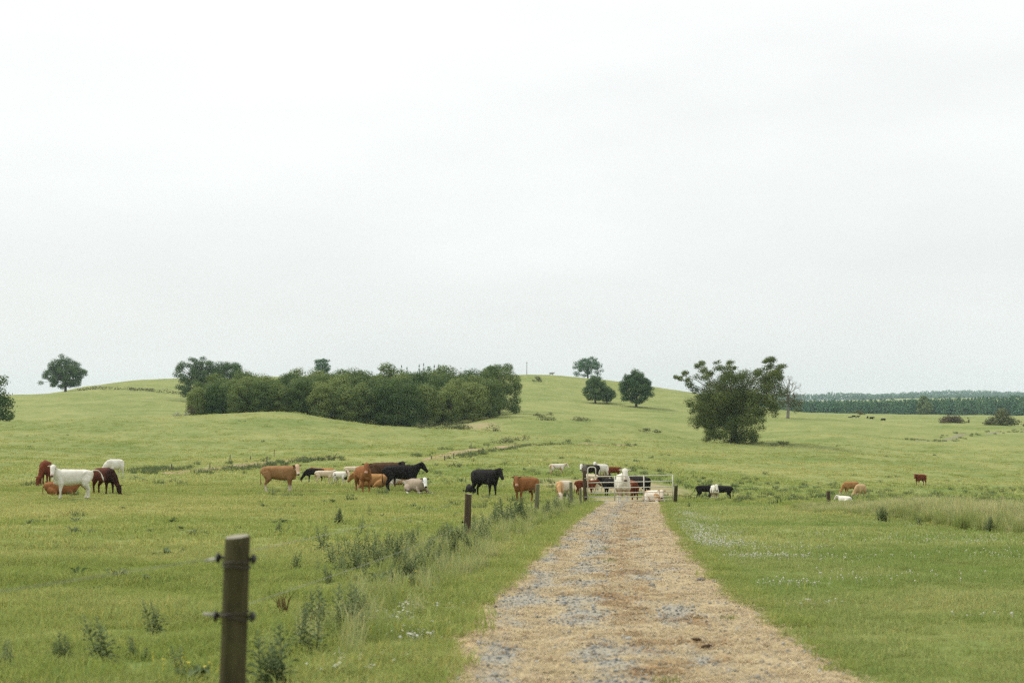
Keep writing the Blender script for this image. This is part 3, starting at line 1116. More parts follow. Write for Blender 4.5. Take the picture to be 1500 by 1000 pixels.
def trunk_mesh(name, h, r, limbs, rng, mat, lean=(0, 0), limb=0.42):
    """tapered trunk with limbs reaching the given points"""
    mb = MB()
    top = np.array((lean[0], lean[1], h))
    pts = [np.array((0, 0, -0.4)), np.array((0, 0, 0.15)), top * 0.35 + rng.normal(0, .05, 3) * (1, 1, 0), top * 0.7 + rng.normal(0, .08, 3) * (1, 1, 0), top]
    mb.tube(pts, [r * 1.5, r * 1.15, r * 0.85, r * 0.6, r * 0.25], 9, lateral=(0, 1, 0))
    for p in limbs:
        p = np.asarray(p, float)
        t = rng.uniform(0.25, 0.6)
        s = top * t
        if p[2] < s[2] + 0.3: s = top * max(0.12, min(t, p[2] / max(h, .1) * 0.7))
        m = (s + p) / 2 + np.array((rng.normal(0, .2), rng.normal(0, .2), 0.12 * np.linalg.norm(p - s)))
        rr_ = r * limb
        mb.tube([s, s * .6 + m * .4, m, m * .45 + p * .55, p], [rr_, rr_ * .8, rr_ * .6, rr_ * .4, rr_ * .12], 6)
    return mb.mesh(name, mat, True)


def random_lobes(h, w, n, rng, z0=0.12, profile=None):
    prof = profile or (lambda t: math.sin(math.pi * min(1, max(0.02, 0.12 + 0.88 * t)) ** 0.8) ** 0.6)
    L = []
    for k in range(n):
        t = (k + rng.uniform(0.1, 0.9)) / n
        z = h * (z0 + (0.97 - z0) * t)
        rmax = w / 2 * prof(t)
        a = k * 2.4 + rng.uniform(-0.5, 0.5)
        lr = w * rng.uniform(0.13, 0.2) * (0.75 + 0.4 * prof(t))
        rd = max(0.0, rmax - lr * 0.75) * rng.uniform(0.65, 1.0)
        L.append((rd * math.cos(a), rd * math.sin(a), min(z, h - lr * 0.7), lr * rng.uniform(.9, 1.25), lr * rng.uniform(.9, 1.25), lr * rng.uniform(0.6, 0.85)))
    return L


def dome_lobes(h, w, z0, n, rng, rl, inner=0.3, pointy=0.0, low=-0.55):
    """many small lobes filling a rounded crown, denser near its outside"""
    L = []
    for k in range(n):
        dz = low + (1 - low) * (k + 0.5) / n
        a = k * 2.39996 + rng.uniform(-.4, .4)
        q = math.sqrt(max(0.0, 1 - dz * dz))
        r = (inner ** 3 + (1 - inner ** 3) * rng.uniform(0, 1)) ** (1 / 3) * rng.uniform(.92, 1.05)
        lr = rl * rng.uniform(.75, 1.3)
        zc = z0 + (h - z0) * (0.45 if low > -.8 else .5)
        up, dn = h - zc - lr * .6, (zc - z0) / max(.2, -low) - lr * .2
        z = zc + dz * r * (up if dz > 0 else dn)
        wr = (w / 2 - lr * .8) * r * q * (1 - pointy * max(0, dz))
        L.append((wr * math.cos(a), wr * math.sin(a), z, lr * rng.uniform(.95, 1.2), lr * rng.uniform(.95, 1.2), lr * rng.uniform(.65, .85)))
    return L


def px_lobes(rows, scale, depth, rng, dup=2):
    """crown lobes read off as (dx, dz, r[, flat]) in drawing units; placed at random depths"""
    L = []
    for row in rows:
        dx, dz, r = row[:3]
        fl = row[3] if len(row) > 3 else 0.75
        for k in range(dup):
            L.append((dx * scale + rng.normal(0, r * scale * .12), rng.uniform(-1, 1) * depth * max(0.15, 1 - abs(dx * scale) / (depth * 2.6)), dz * scale, r * scale, r * scale, r * scale * fl))
    return L


def tree(name, loc, crown_me, trunk_me, label, cat='tree', group=None, rz=0.0, s=1.0, sz=1.0):
    t = tag(empty(name, loc, rz), label, cat, group)
    t.scale = (s, s, s * sz)
    if trunk_me is not None: obj('trunk', trunk_me, t)
    obj('crown', crown_me, t)
    return t


def limbs_of(L, rng, n):
    k = rng.permutation(len(L))[:n]
    return [(L[i][0], L[i][1], L[i][2]) for i in k]


rng = np.random.default_rng(201)
# --- the dense wood on the middle ridge: variants of broadleaved trees, each copy a tree of its own
WV = []
for k in range(6):
    h, w = 10.0, rng.uniform(7.0, 8.4)
    L = dome_lobes(h, w, 0.1, 27, rng, w * .19, .6, .1, -.95)
    WV.append((crown_mesh('wood_tree_crown', L, 19, 0.145, rng, M_LEAF_WOOD, shell=0.5), trunk_mesh('wood_tree_trunk', h * .85, 0.22, limbs_of(L, rng, 6), rng, M_BARK)))
TOPS_X = [250, 275, 290, 340, 400, 450, 500, 540, 600, 650, 690, 712, 735, 752, 765]
TOPS_Y = [588, 560, 551, 544, 539, 535, 535, 538, 537, 537, 541, 537, 531, 534, 545]
wood_specs = []
for row, (dd, pxs) in enumerate(((281, np.arange(286, 725, 31)), (291, np.arange(303, 722, 33)), (302, np.arange(292, 742, 33)), (315, np.arange(320, 740, 36)))):
    for px in pxs:
        px = px + rng.uniform(-5, 5)
        # the wood's front edge bends away from the valley on the right
        d = dd + np.interp(px, [280, 500, 620, 700, 750], [0, -6, 2, 14, 20]) + rng.uniform(-2, 2)
        wood_specs.append((px, d, row))
for i, (px, d, row) in enumerate(wood_specs):
    p = at(px, d)
    topy = np.interp(px, TOPS_X, TOPS_Y) + rng.uniform(-5, 9) + (2 - row) * 6
    htop = (ray(px, topy)[1] * d + EYE) - p.z
    s = max(0.45, htop / 10.0)
    cme, tme = WV[rng.integers(0, len(WV))]
    tree('broadleaf_tree', p - Vector((0, 0, 0.2)), cme, tme, 'broadleaf tree in the %s of the long dense wood, %s' % (('front row', 'second row', 'third row', 'back row')[row], 'left end' if px < 380 else 'left of its middle' if px < 490 else 'right of its middle' if px < 610 else 'near its right end'), 'tree', 'broadleaf trees of the long wood',
         rng.uniform(0, 6.28), s, 1.0).scale = (s * rng.uniform(.95, 1.1), s * rng.uniform(.95, 1.1), s)
# right-hand end tree of the wood, taller and layered
L = px_lobes([(-22, 30, 14), (0, 16, 16), (18, 14, 13), (-14, 46, 14), (4, 40, 17), (20, 36, 13), (-10, 58, 13), (8, 60, 14), (22, 52, 11), (-2, 68, 10), (12, 70, 9), (24, 22, 10), (-24, 14, 12), (26, 42, 8), (24, 8, 9), (-12, 68, 7)], 0.150, 3.6, rng, 2)
ce = crown_mesh('wood_end_crown', L, 19, 0.145, rng, M_LEAF_WOOD)
te = trunk_mesh('wood_end_trunk', 9, 0.3, limbs_of(L, rng, 8), rng, M_BARK)
tree('broadleaf_tree', at(731, 310), ce, te, 'tallest layered tree closing the right end of the long wood')

# blossom and brown shrubs at the wood's left end
def bush(name, loc, w, h, mat, label, dens=6, leaf=0.2, rows=None, group=None, n=9, rz=0.0, dp=0.7, cat='bush', stem=True):
    rg = np.random.default_rng(int(abs(loc[0] * 97 + loc[1] * 13)) + 5)
    L = []
    for k in range(n):
        a = rg.uniform(0, 6.28); q = math.sqrt(rg.uniform(0, 1))
        lr = w * rg.uniform(0.13, 0.22)
        hx = (1 - 0.75 * q ** 2) * h
        L.append((q * math.cos(a) * (w / 2 - lr * .8), q * math.sin(a) * (w / 2 - lr * .8) * dp, rg.uniform(0.25, 1.0) * max(0.05, hx - h * 0.28), lr, lr * dp + 0.1, min(lr * 0.8, h * 0.35)))
    t = tag(empty(name, loc, rz), label, cat, group)
    obj('foliage', crown_mesh(name + '_foliage', L, dens, leaf, rg, mat), t)
    if stem:
        for k in range(4):
            e = L[k % len(L)]
            mb = MB()
            mb.tube([(e[0] * .1, e[1] * .1, -0.2), (e[0] * .5, e[1] * .5, e[2] * .5), (e[0], e[1], e[2])], [0.07, 0.05, 0.02], 5)
            obj('stem', mb.mesh(name + '_stem', M_BARK, True), t)
    return t


bush('shrub', at(279, 276), 4.2, 3.0, M_LEAF_BROWN, 'brownish shrub leaning on the left end of the long wood', 7, 0.16)
bush('blossoming_shrub', at(266, 272), 3.8, 1.9, M_BLOSSOM, 'pale blossoming shrub at the lower left corner of the long wood', 8, 0.14)
bush('bush', at(622, 257), 6.0, 2.1, M_LEAF_BUSH, 'wide low olive bush at the foot of the long wood', 7, 0.15, n=14)
bush('bush', at(652, 253), 4.0, 1.9, M_LEAF_BUSH, 'left half of the twin olive bushes below the wood', 8, 0.13)
bush('bush', at(673, 250), 6.2, 2.3, M_LEAF_BUSH, 'right and larger of the twin olive bushes below the wood', 8, 0.13, n=12)
bush('bush', at(722, 250), 3.6, 2.0, M_LEAF_BUSH, 'small green bush on the bare earth bank right of the wood', 7, 0.14)
bush('bush', hit(736, 649), 5.0, 1.6, M_LEAF_BUSH, 'low dark bush beside the bend of the dirt path', 8, 0.12)
bush('bush', hit(763, 645), 3.8, 1.3, M_LEAF_BUSH, 'small dark bush uphill of the dirt path, right of the low bush', 8, 0.12)
bush('bush', hit(704, 663), 1.4, 0.8, M_LEAF_BUSH, 'tiny round bush on the near side of the dirt path', 9, 0.10)
bush('bush', hit(667, 684), 1.8, 0.9, M_LEAF_BUSH, 'grey green clump of weeds in open pasture left of the standing black cow', 9, 0.09)
bush('bush', hit(488, 672), 1.8, 0.9, M_LEAF_BUSH, 'weedy bush right of the path behind the cream calves', 9, 0.09)
bush('bush', hit(443, 674), 1.6, 0.8, M_LEAF_BUSH, 'dark weedy bush directly behind the head of the golden cow', 9, 0.09)
for (px, py, w, h, lb) in ((797, 612, 2.6, 0.8, 'dark gorse patch on the slope, nearest the wood end'), (807, 608, 1.6, .6, 'thin gorse patch above the slope hollow'), (787, 609, 2.2, .7, 'gorse patch right under the wood end'),
                           (845, 616.5, 4.6, 0.8, 'long flat gorse patch below the paired hill trees'), (800, 616, 3.6, 1.0, 'rounded gorse patch below the dark gorse on the slope'),
                           (945, 633, 3.0, .7, 'dark gorse patch between the hill trees and the big tree'), (962, 633.5, 2.4, .6, 'thinner gorse patch beside the big tree'), (1145, 653, 3.2, .6, 'flat dark patch of weeds right of the big tree')):
    bush('gorse_patch', hit(px, py), w * 1.35, h * 1.5, M_LEAF_BUSH, lb, 8, 0.13, stem=False)

# --- lone oak on the left skyline
L = px_lobes([(-10, 370, 75), (-90, 340, 72), (70, 340, 75), (-165, 280, 58), (-60, 270, 85), (55, 270, 88), (150, 270, 50), (-220, 235, 42), (-260, 170, 45), (-290, 105, 42), (-140, 205, 70, .55), (-5, 190, 80),
              (105, 200, 70, .55), (165, 175, 42, .5), (-95, 145, 60, .4), (-60, 72, 55, .4), (-130, 68, 45, .4), (-205, 55, 40, .45), (5, 95, 65), (85, 85, 48), (40, 60, 50), (195, 250, 26), (-20, 415, 45)], 0.0307, 4.5, rng, 2)
L = dome_lobes(12.4, 17.0, 1.3, 90, rng, 1.35, .4, 0.1, -.75) + L[::3]
ce = crown_mesh('lone_oak_crown', L, 15, 0.17, rng, M_LEAF_DARK, shell=0.35)
te = trunk_mesh('lone_oak_trunk', 9.5, 0.42, [(l[0], l[1], l[2]) for l in L[::2]], rng, M_BARK)
tree('oak_tree', hit(96, 573.5) - Vector((0, 0, .1)), ce, te, 'lone wide oak with gaps in its crown on the left skyline')

# --- pair behind the wood's left end
L = px_lobes([(-30, 40, 14), (-40, 26, 11), (-20, 54, 13), (-4, 58, 13), (10, 56, 12), (-12, 38, 13), (-26, 14, 12), (-34, 52, 9), (2, 44, 12), (-16, 24, 12), (-2, 28, 8)], 0.195, 4.0, rng, 2)
L = dome_lobes(13.8, 15.0, .8, 76, rng, 1.35, .5, 0.0, -.6)
ce = crown_mesh('ridge_oak_crown', L, 17, 0.16, rng, M_LEAF_DARK, shell=0.35)
te = trunk_mesh('ridge_oak_trunk', 9, 0.36, [(l[0], l[1], l[2]) for l in L], rng, M_BARK)
tree('oak_tree', at(293, 400), ce, te, 'broad oak with see-through crown behind the left end of the wood')
L = px_lobes([(-8, 56, 13), (8, 52, 14), (20, 44, 13), (0, 42, 13), (24, 34, 9), (-14, 50, 10), (10, 36, 14), (0, 26, 12)], 0.195, 4.0, rng, 2)
L = dome_lobes(13.2, 12.8, .8, 66, rng, 1.35, .55, 0.0, -.6)
ce = crown_mesh('ridge_oak_crown', L, 17, 0.16, rng, M_LEAF_DARK, shell=0.4)
te = trunk_mesh('ridge_oak_trunk', 9, 0.34, [(l[0], l[1], l[2]) for l in L[::2]], rng, M_BARK)
tree('oak_tree', at(336, 402), ce, te, 'denser oak joined to the broad oak, showing above the wood')
# --- small round tree far behind the wood
L = dome_lobes(9.2, 8.0, .6, 40, rng, 1.05, .5, 0, -.8)
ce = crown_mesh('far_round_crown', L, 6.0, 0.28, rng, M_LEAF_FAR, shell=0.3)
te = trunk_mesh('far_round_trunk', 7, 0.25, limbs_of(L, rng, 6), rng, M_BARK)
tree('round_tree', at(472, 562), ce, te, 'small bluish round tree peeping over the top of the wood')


# --- conifer tips behind the wood
def conifer_mesh(name, h, w, rg, mat, n=420, leaf=0.3, layers=9):
    t = rg.uniform(0.0, 1, n)
    t = np.floor(t * layers) / layers + rg.uniform(0, 0.6 / layers, n)
    z = h * (0.12 + 0.88 * np.clip(t, 0, 1))
    rr_ = w / 2 * (1 - np.clip(t, 0, 0.99)) ** 0.9 * np.sqrt(rg.uniform(0.05, 1, n))
    a = rg.uniform(0, 6.28, n)
    C = np.stack([rr_ * np.cos(a), rr_ * np.sin(a), z - rr_ * 0.25], 1)
    V, q = leaf_quads(C, np.stack([np.cos(a) * .5, np.sin(a) * .5, 0 * a + 1], 1) + rg.normal(0, .35, (n, 3)), leaf * rg.uniform(.5, 1.2, n) * (0.45 + 0.8 * (1 - t)), rg)
    tv = np.repeat(np.clip(rg.normal(.35, .2, n), 0, 1), 4)
    return mesh_np(name, V, q, None, mat, False, colors={'tint': np.stack([tv] * 3, 1)})


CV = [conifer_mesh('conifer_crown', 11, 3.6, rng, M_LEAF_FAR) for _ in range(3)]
mb = MB(); mb.tube([(0, 0, -.3), (0, 0, 5), (0, 0, 10.8)], [0.2, 0.13, 0.03], 6); CT = mb.mesh('conifer_trunk', M_BARK, True)
for i, (px, ty, lb) in enumerate(((588, 535.5, 'leftmost conifer tip showing over the wood'), (596, 538, 'short conifer tip right of the leftmost one over the wood'), (614, 534, 'spiky conifer tip over the middle of the wood'),
                                  (620.5, 532.5, 'tallest thin conifer tip over the wood'), (636, 535, 'thin conifer tip right of the dark rounded top'), (642, 534, 'rightmost conifer tip over the wood'))):
    p = at(px, 415)
    s = (ray(px, ty - 3)[1] * 415 + EYE - p.z) / 11.0
    t = tree('conifer', p, CV[i % 3], CT, lb, 'tree', 'conifer tips above the long wood', i * 1.1, 1)
    t.scale = (1, 1, s)
L = random_lobes(9.6, 5.0, 12, rng, 0.4)
tree('round_tree', at(627.5, 412), crown_mesh('dark_top_crown', L, 5, .28, rng, M_LEAF_FAR), trunk_mesh('dark_top_trunk', 8, .22, limbs_of(L, rng, 4), rng, M_BARK), 'dark rounded treetop among the conifer tips over the wood').scale = (1, 1, 1.18)

# --- trees on the hill
L = px_lobes([(-14, 20, 8, .55), (-8, 26, 9), (2, 29, 10), (10, 26, 9), (16, 19, 7, .5), (-18, 13, 6, .5), (-4, 18, 10), (8, 17, 10), (19, 14, 5, .45), (-10, 10, 7, .4), (4, 10, 8, .45), (0, 5, 5, .5)], 0.33, 4.2, rng, 2)
L = dome_lobes(11.0, 14.5, .6, 64, rng, 1.25, .5, 0.1, -.35)
ce = crown_mesh('hilltop_crown', L, 5.5, 0.24, rng, M_LEAF_FAR, shell=0.25)
te = trunk_mesh('hilltop_trunk', 7.5, 0.32, [(l[0], l[1], l[2]) for l in L[::2]], rng, M_BARK)
tree('dome_tree', at(861, 592) - Vector((0, 0, 1.2)), ce, te, 'pale domed tree standing on the hill skyline')
cone = lambda t: (1 - t) ** 0.75 * 0.98 + 0.12 if t > 0.22 else 0.75 + t
L = dome_lobes(8.9, 8.8, .5, 66, rng, 1.0, .5, .45, -.97)
ce = crown_mesh('hill_pair_crown', L, 16, 0.19, rng, M_LEAF_DARK)
te = trunk_mesh('hill_pair_trunk', 7, 0.28, limbs_of(L, rng, 6), rng, M_BARK)
tree('pointed_tree', hit(872, 590.5), ce, te, 'taller pointed tree of the touching pair on the hill')
L = dome_lobes(5.4, 6.2, .5, 38, rng, .9, .5, 0, -.97)
ce = crown_mesh('hill_pair_small_crown', L, 11, 0.2, rng, M_LEAF_DARK)
te = trunk_mesh('hill_pair_small_trunk', 4.2, 0.2, limbs_of(L, rng, 5), rng, M_BARK)
tree('round_tree', hit(889, 590.5), ce, te, 'smaller rounded tree on the right of the touching pair on the hill')
L = dome_lobes(10.8, 11.4, .6, 84, rng, 1.15, .5, .4, -.95)
ce = crown_mesh('hill_single_crown', L, 15, 0.19, rng, M_LEAF_DARK, shell=0.45)
te = trunk_mesh('hill_single_trunk', 8, 0.34, limbs_of(L, rng, 8), rng, M_BARK)
tree('dense_tree', hit(932, 595), ce, te, 'single dense dome shaped tree standing right of the pair on the hill')
bush('bush', hit(786, 559), 4.6, 3.0, M_LEAF_BUSH, 'scruffy grey green bush just below the hill skyline', 4, 0.28)

# --- tree at the left edge
L = px_lobes([(0, 30, 16), (8, 14, 14), (-6, 46, 12), (6, 48, 9), (14, 24, 10), (16, 8, 10), (-14, 20, 14)], 0.165, 2.6, rng, 2)
ce = crown_mesh('edge_crown', L, 7, 0.24, rng, M_LEAF_WOOD)
tree('dark_tree', at(-11, 262), ce, trunk_mesh('edge_trunk', 6, .25, limbs_of(L, rng, 5), rng, M_BARK), 'dark tree cut off by the left edge of the photograph')

# --- hedge on the left hillside
def hedge():
    rg = np.random.default_rng(3)
    pts = [(112, 572.5), (150, 570.5), (190, 571), (225, 574), (250, 576), (275, 579)]
    P = [hit(*p) for p in pts]
    o = P[0]
    C = []
    for a, c in zip(P[:-1], P[1:]):
        n = max(6, int((c - a).length * 14))
        for k in range(n):
            q = a.lerp(c, rg.uniform(0, 1))
            C.append((q.x + rg.normal(0, .35) - o.x, q.y + rg.normal(0, .35) - o.y, H(q.x, q.y) - o.z + rg.uniform(0, 1) * (0.9 + 0.5 * pnoise(q.x / 4, q.y / 4, 3))))
    C = np.array(C, float)
    V, q = leaf_quads(C, rg.normal(0, 1, C.shape) + (0, 0, .4), rg.uniform(.12, .3, len(C)), rg)
    tv = np.repeat(rg.uniform(0.1, .9, len(C)), 4)
    t = tag(empty('hedge', o), 'low brown hedge line running along the hillside left of the wood', 'hedge')
    obj('foliage', mesh_np('hedge_foliage', V, q, None, M_LEAF_BROWN, False, colors={'tint': np.stack([tv] * 3, 1)}), t)


hedge()

# --- the big spreading tree right of the track
big_px = [(-148 * 1, 592, 26), (-150, 560, 22), (-120, 540, 34), (-95, 500, 40), (-70, 470, 48), (-50, 430, 44)]
rowsB = [  # (dx, dz, r) in hundredths of the close-up: left arm
    (-500, 565, 28), (-460, 555, 34), (-420, 600, 38), (-400, 540, 44), (-365, 500, 48), (-335, 455, 48), (-300, 665, 40), (-265, 690, 34), (-265, 620, 44), (-255, 560, 48), (-225, 510, 46), (-190, 600, 42), (-150, 690, 26), (-140, 640, 40),
    (-60, 640, 46), (-30, 690, 34), (-30, 600, 46), (-75, 570, 50), (10, 645, 30), (-130, 530, 52), (60, 575, 60), (0, 540, 64), (-80, 480, 70), (90, 500, 66), (180, 590, 48), (200, 610, 42), (160, 530, 56),
    (300, 715, 36), (340, 715, 40), (270, 700, 30), (320, 660, 38), (380, 650, 36), (420, 660, 30), (385, 610, 50), (330, 590, 54), (290, 550, 58), (400, 560, 46), (340, 500, 62), (260, 470, 70), (400, 440, 56),
    (-360, 330, 44), (-350, 270, 44), (-320, 380, 50), (-280, 310, 70), (-240, 400, 72), (-200, 470, 62), (-150, 380, 84), (-60, 390, 88), (40, 420, 86), (130, 420, 80), (-200, 290, 84), (-100, 280, 92), (0, 300, 92), (100, 300, 88), (190, 370, 74),
    (280, 370, 74), (330, 300, 56), (240, 270, 64), (340, 240, 42), (-290, 210, 62), (-310, 140, 40), (-220, 190, 76), (-130, 190, 82), (-40, 180, 84), (60, 190, 80), (150, 200, 70), (250, 190, 36), (-190, 110, 60), (-230, 40, 44), (-160, 45, 50),
    (-100, 80, 56), (20, 50, 58), (90, 90, 60), (130, 50, 54), (160, 110, 46), (-60, 130, 60), (70, 30, 50), (150, 20, 44), (-150, 15, 44), (-70, 20, 46), (-10, 20, 50), (100, 10, 46), (150, 60, 50), (-250, 90, 46), (190, 130, 50), (-170, 80, 56), (330, 425, 50), (370, 380, 40)]
SB = 160.0 / 1000 * 250.0 / F * 1.0        # close-up pixels (6.25 per photo pixel) at 250 m -> metres
L = []
for (dx, dz, r) in rowsB:
    r = r * (1.12 if r > 50 else .95)
    for k in range(3 if r > 74 or dz > 540 else 2 if r > 56 or dz > 430 else 1):
        dep = 5.2 * max(0.2, 1 - (abs(dx) / 560) ** 2)
        L.append((dx * SB + rng.normal(0, .1), rng.uniform(-1, 1) * dep * (1.0 if r > 40 else .6), dz * SB, r * SB * 1.05, r * SB * 1.25, r * SB * .85))
for (x_, y_, r_) in ((640, 320, 90), (560, 440, 120), (430, 560, 130), (360, 680, 85), (480, 690, 115), (640, 640, 125), (770, 560, 125), (900, 610, 85), (890, 460, 100), (960, 320, 75), (700, 460, 120), (560, 800, 70), (440, 835, 45), (700, 780, 100), (780, 835, 42), (300, 520, 60), (960, 240, 55), (370, 300, 40)):
    rr_ = r_ * SB
    L.append(((x_ - 690) * SB, rng.uniform(-2.4, 2.4), (868 - y_) * SB, rr_ * .95, rr_ * 1.1, rr_ * .8))
ce = crown_mesh('spreading_oak_crown', [l for l in L if l[2] > .3], 22.0, 0.115, rng, M_LEAF_OAK, shell=0.3)
limb_t = [(l[0], l[1], l[2]) for l in L if l[2] > 5][::6]
mb = MB()
te = trunk_mesh('spreading_oak_trunk', 7.5, 0.6, limb_t, rng, M_BARK, limb=.2)
big_tree = tree('spreading_oak', hit(1076, 648.5), ce, te, 'big ragged spreading oak with arms reaching left and up beside the far meadow')


# --- half-dead tree behind it
def branchy(mb, p, d, r, depth, rg, ends):
    n = d / np.linalg.norm(d)
    L_ = r * rg.uniform(12, 17) + 0.35
    pts = [p]
    for k in range(3):
        n = n + rg.normal(0, 0.16, 3) + (0, 0, .05); n /= np.linalg.norm(n)
        pts.append(pts[-1] + n * L_ / 3)
    mb.tube(pts, [r, r * .88, r * .76, r * .62], 5)
    if depth == 0:
        ends.append(pts[-1]); return
    for k in range(2 if rg.uniform() < 0.6 else 3):
        q = n + rg.normal(0, 0.48, 3); q /= np.linalg.norm(q)
        branchy(mb, pts[-1], q, r * rg.uniform(.5, .68), depth - 1, rg, ends)
    ends.append(pts[2])


rg = np.random.default_rng(18)
mb = MB()
ends = []
mb.tube([(0, 0, -.5), (0, 0, .3), (.15, 0, 2.4), (.1, 0, 4.6)], [.55, .42, .34, .28], 8, lateral=(0, 1, 0))
for a, e in ((-0.5, 1.1), (0.6, 1.0), (0.1, 1.3), (1.0, .6)):
    branchy(mb, np.array((.1, 0, 4.2)), np.array((a, rg.normal(0, .3), e)), .17, 4, rg, ends)
tme = mb.mesh('half_dead_trunk', M_DEADBARK, True)
L = [(-3.4, .3, 5.2, 1.3, 1.2, 1.1), (-3.6, .2, 3.4, 1.3, 1.2, 1.0), (-.6, .6, 6.2, 1.5, 1.3, 1.1), (.9, -.6, 4.0, 1.5, 1.2, 1.2), (2.0, .5, 6.0, 1.1, 1.1, .9), (-.8, -.8, 4.4, 1.5, 1.2, 1.3), (-2.0, .3, 7.2, 1.1, 1., .9), (3.4, .3, 4.2, 1.2, 1.1, 1.0), (-1.6, .5, 6.0, 1.2, 1.2, .9), (-2.2, -.5, 4.4, 1.3, 1.2, 1.0), (-1.2, .2, 3.2, 1.2, 1.2, .9), (1.9, .2, 4.6, 1.3, 1.2, 1.0), (2.7, -.3, 3.4, 1.3, 1.3, .9), (2.2, .4, 2.1, 1.1, 1.1, .8), (.6, .2, 5.0, 1.2, 1.2, .9), (-.4, 0, 6.8, .9, .9, .8), (3.2, .1, 2.0, .8, .8, .6), (1.2, 0, 3.2, 1.0, 1, .8), (-2.6, 0, 2.6, .8, .8, .7)]
tree('half_dead_tree', hit(1154, 612.5), crown_mesh('half_dead_crown', L, 9, .18, rng, M_LEAF_SPARSE, shell=.25), tme, 'half dead tree with bare grey branches right behind the big oak')

# --- bushes and trees on the right meadow
bush('bush', at(1391, 418), 10.2, 3.0, M_LEAF_BROWN, 'wide dark brown bush on the right meadow before the plantation', 5, .26, n=18)
bush('bush', at(1468, 395), 11.2, 5.0, M_LEAF_BUSH, 'large round green bush near the right edge of the meadow', 5.5, .26, n=22)
bush('bush', at(1258, 560), 5.6, 2.9, M_LEAF_BUSH, 'small pale bush against the plantation above the far black cattle', 4, .3)
bush('bush', at(1417, 430), 1.6, 2.6, M_LEAF_BROWN, 'small upright bush right of the wide brown bush', 6, .2)
bush('bush', at(1503, 400), 2.6, 2.8, M_LEAF_BUSH, 'half hidden bush at the right edge of the frame', 6, .24)
L = random_lobes(13.5, 12, 22, rng, 0.1)
tree('round_tree', at(1353, 905) - Vector((0, 0, 1)), crown_mesh('meadow_tree_crown', L, 2.6, .55, rng, M_LEAF_WOOD), trunk_mesh('meadow_tree_trunk', 11, .4, limbs_of(L, rng, 5), rng, M_BARK), 'taller round tree standing before the dark plantation on the right')


# --- far plantation and the wooded ridge beyond: masses
def plantation():
    rg = np.random.default_rng(31)
    Vs, Qs, Ts, n0 = [], [], [], 0
    for row, d0 in enumerate((930, 938, 946, 955)):
        px = 1000.0
        while px < 1640:
            d = d0 + rg.uniform(-9, 9)
            x = (px - 750) / F * d
            z = H(x, d)
            ty = np.interp(px, [1000, 1180, 1300, 1420, 1500, 1640], [590, 587, 585.5, 583, 580, 577]) + rg.normal(0, 1.1) + 1.6 * pnoise(np.array([px / 28]), np.array([row * 3.3]), 91)[0] + (2 - row) * .8
            h = max(4, ray(px, ty)[1] * d + EYE - z)
            w = rg.uniform(4.0, 6.0)
            n = 150
            t = rg.uniform(0, 1, n)
            rr_ = w / 2 * np.minimum(1, 2.2 * (1 - t)) ** .7 * np.sqrt(rg.uniform(.1, 1, n)) + .2
            a = rg.uniform(0, 6.28, n)
            C = np.stack([x + rr_ * np.cos(a), d + rr_ * np.sin(a), z + h * t], 1)
            V, q = leaf_quads(C, np.stack([np.cos(a), np.sin(a), 0 * a + .5], 1) + rg.normal(0, .4, (n, 3)), rg.uniform(.55, 1.2, n) * (1.2 - .65 * t), rg)
            Vs.append(V); Qs.append(q + n0); n0 += len(V)
            Ts.append(np.repeat(np.clip(rg.normal(.45, .12, n) + rg.normal(0, .28), 0, 1), 4))
            px += rg.uniform(4.5, 7.5)
    tv = np.concatenate(Ts)
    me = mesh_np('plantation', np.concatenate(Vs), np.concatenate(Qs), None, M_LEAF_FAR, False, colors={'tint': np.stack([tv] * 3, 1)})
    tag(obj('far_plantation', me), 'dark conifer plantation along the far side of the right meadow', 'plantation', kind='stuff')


def far_ridge():
    rg = np.random.default_rng(37)
    Vs, Qs, Ts, n0 = [], [], [], 0
    for d0, xs_, tops in ((3350, [960, 1180, 1240, 1330, 1420, 1660], [574, 577, 574.5, 577, 578.5, 580]), (4000, [1250, 1350, 1395, 1440, 1500, 1680], [580, 573.5, 570.5, 571.5, 574, 573])):
        for row in range(2):
            px = float(xs_[0])
            while px < xs_[-1]:
                d = d0 + row * 25 + rg.uniform(-12, 12)
                x = (px - 750) / F * d
                z = H(x, d)
                w = rg.uniform(12, 24)
                h = max(8, ray(px, np.interp(px, xs_, tops) + rg.normal(0, .9) + row * 0.8)[1] * d + EYE - z)
                n = 120
                dd = rg.normal(0, 1, (n, 3)); dd /= np.linalg.norm(dd, axis=1)[:, None]
                C = np.array((x, d, z + h * .5)) + dd * np.array((w / 2, w / 2, h * .5)) * rg.uniform(.7, 1.02, (n, 1))
                V, q = leaf_quads(C, dd + rg.normal(0, .4, (n, 3)), rg.uniform(1.2, 2.6, n), rg)
                Vs.append(V); Qs.append(q + n0); n0 += len(V)
                Ts.append(np.repeat(np.clip(rg.normal(.35, .15, n), 0, 1), 4))
                px += w * .55 * F / d
    tv = np.concatenate(Ts)
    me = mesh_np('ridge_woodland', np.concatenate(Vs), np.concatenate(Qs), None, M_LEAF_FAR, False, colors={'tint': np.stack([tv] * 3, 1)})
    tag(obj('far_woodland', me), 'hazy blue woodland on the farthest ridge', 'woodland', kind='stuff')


plantation()
far_ridge()


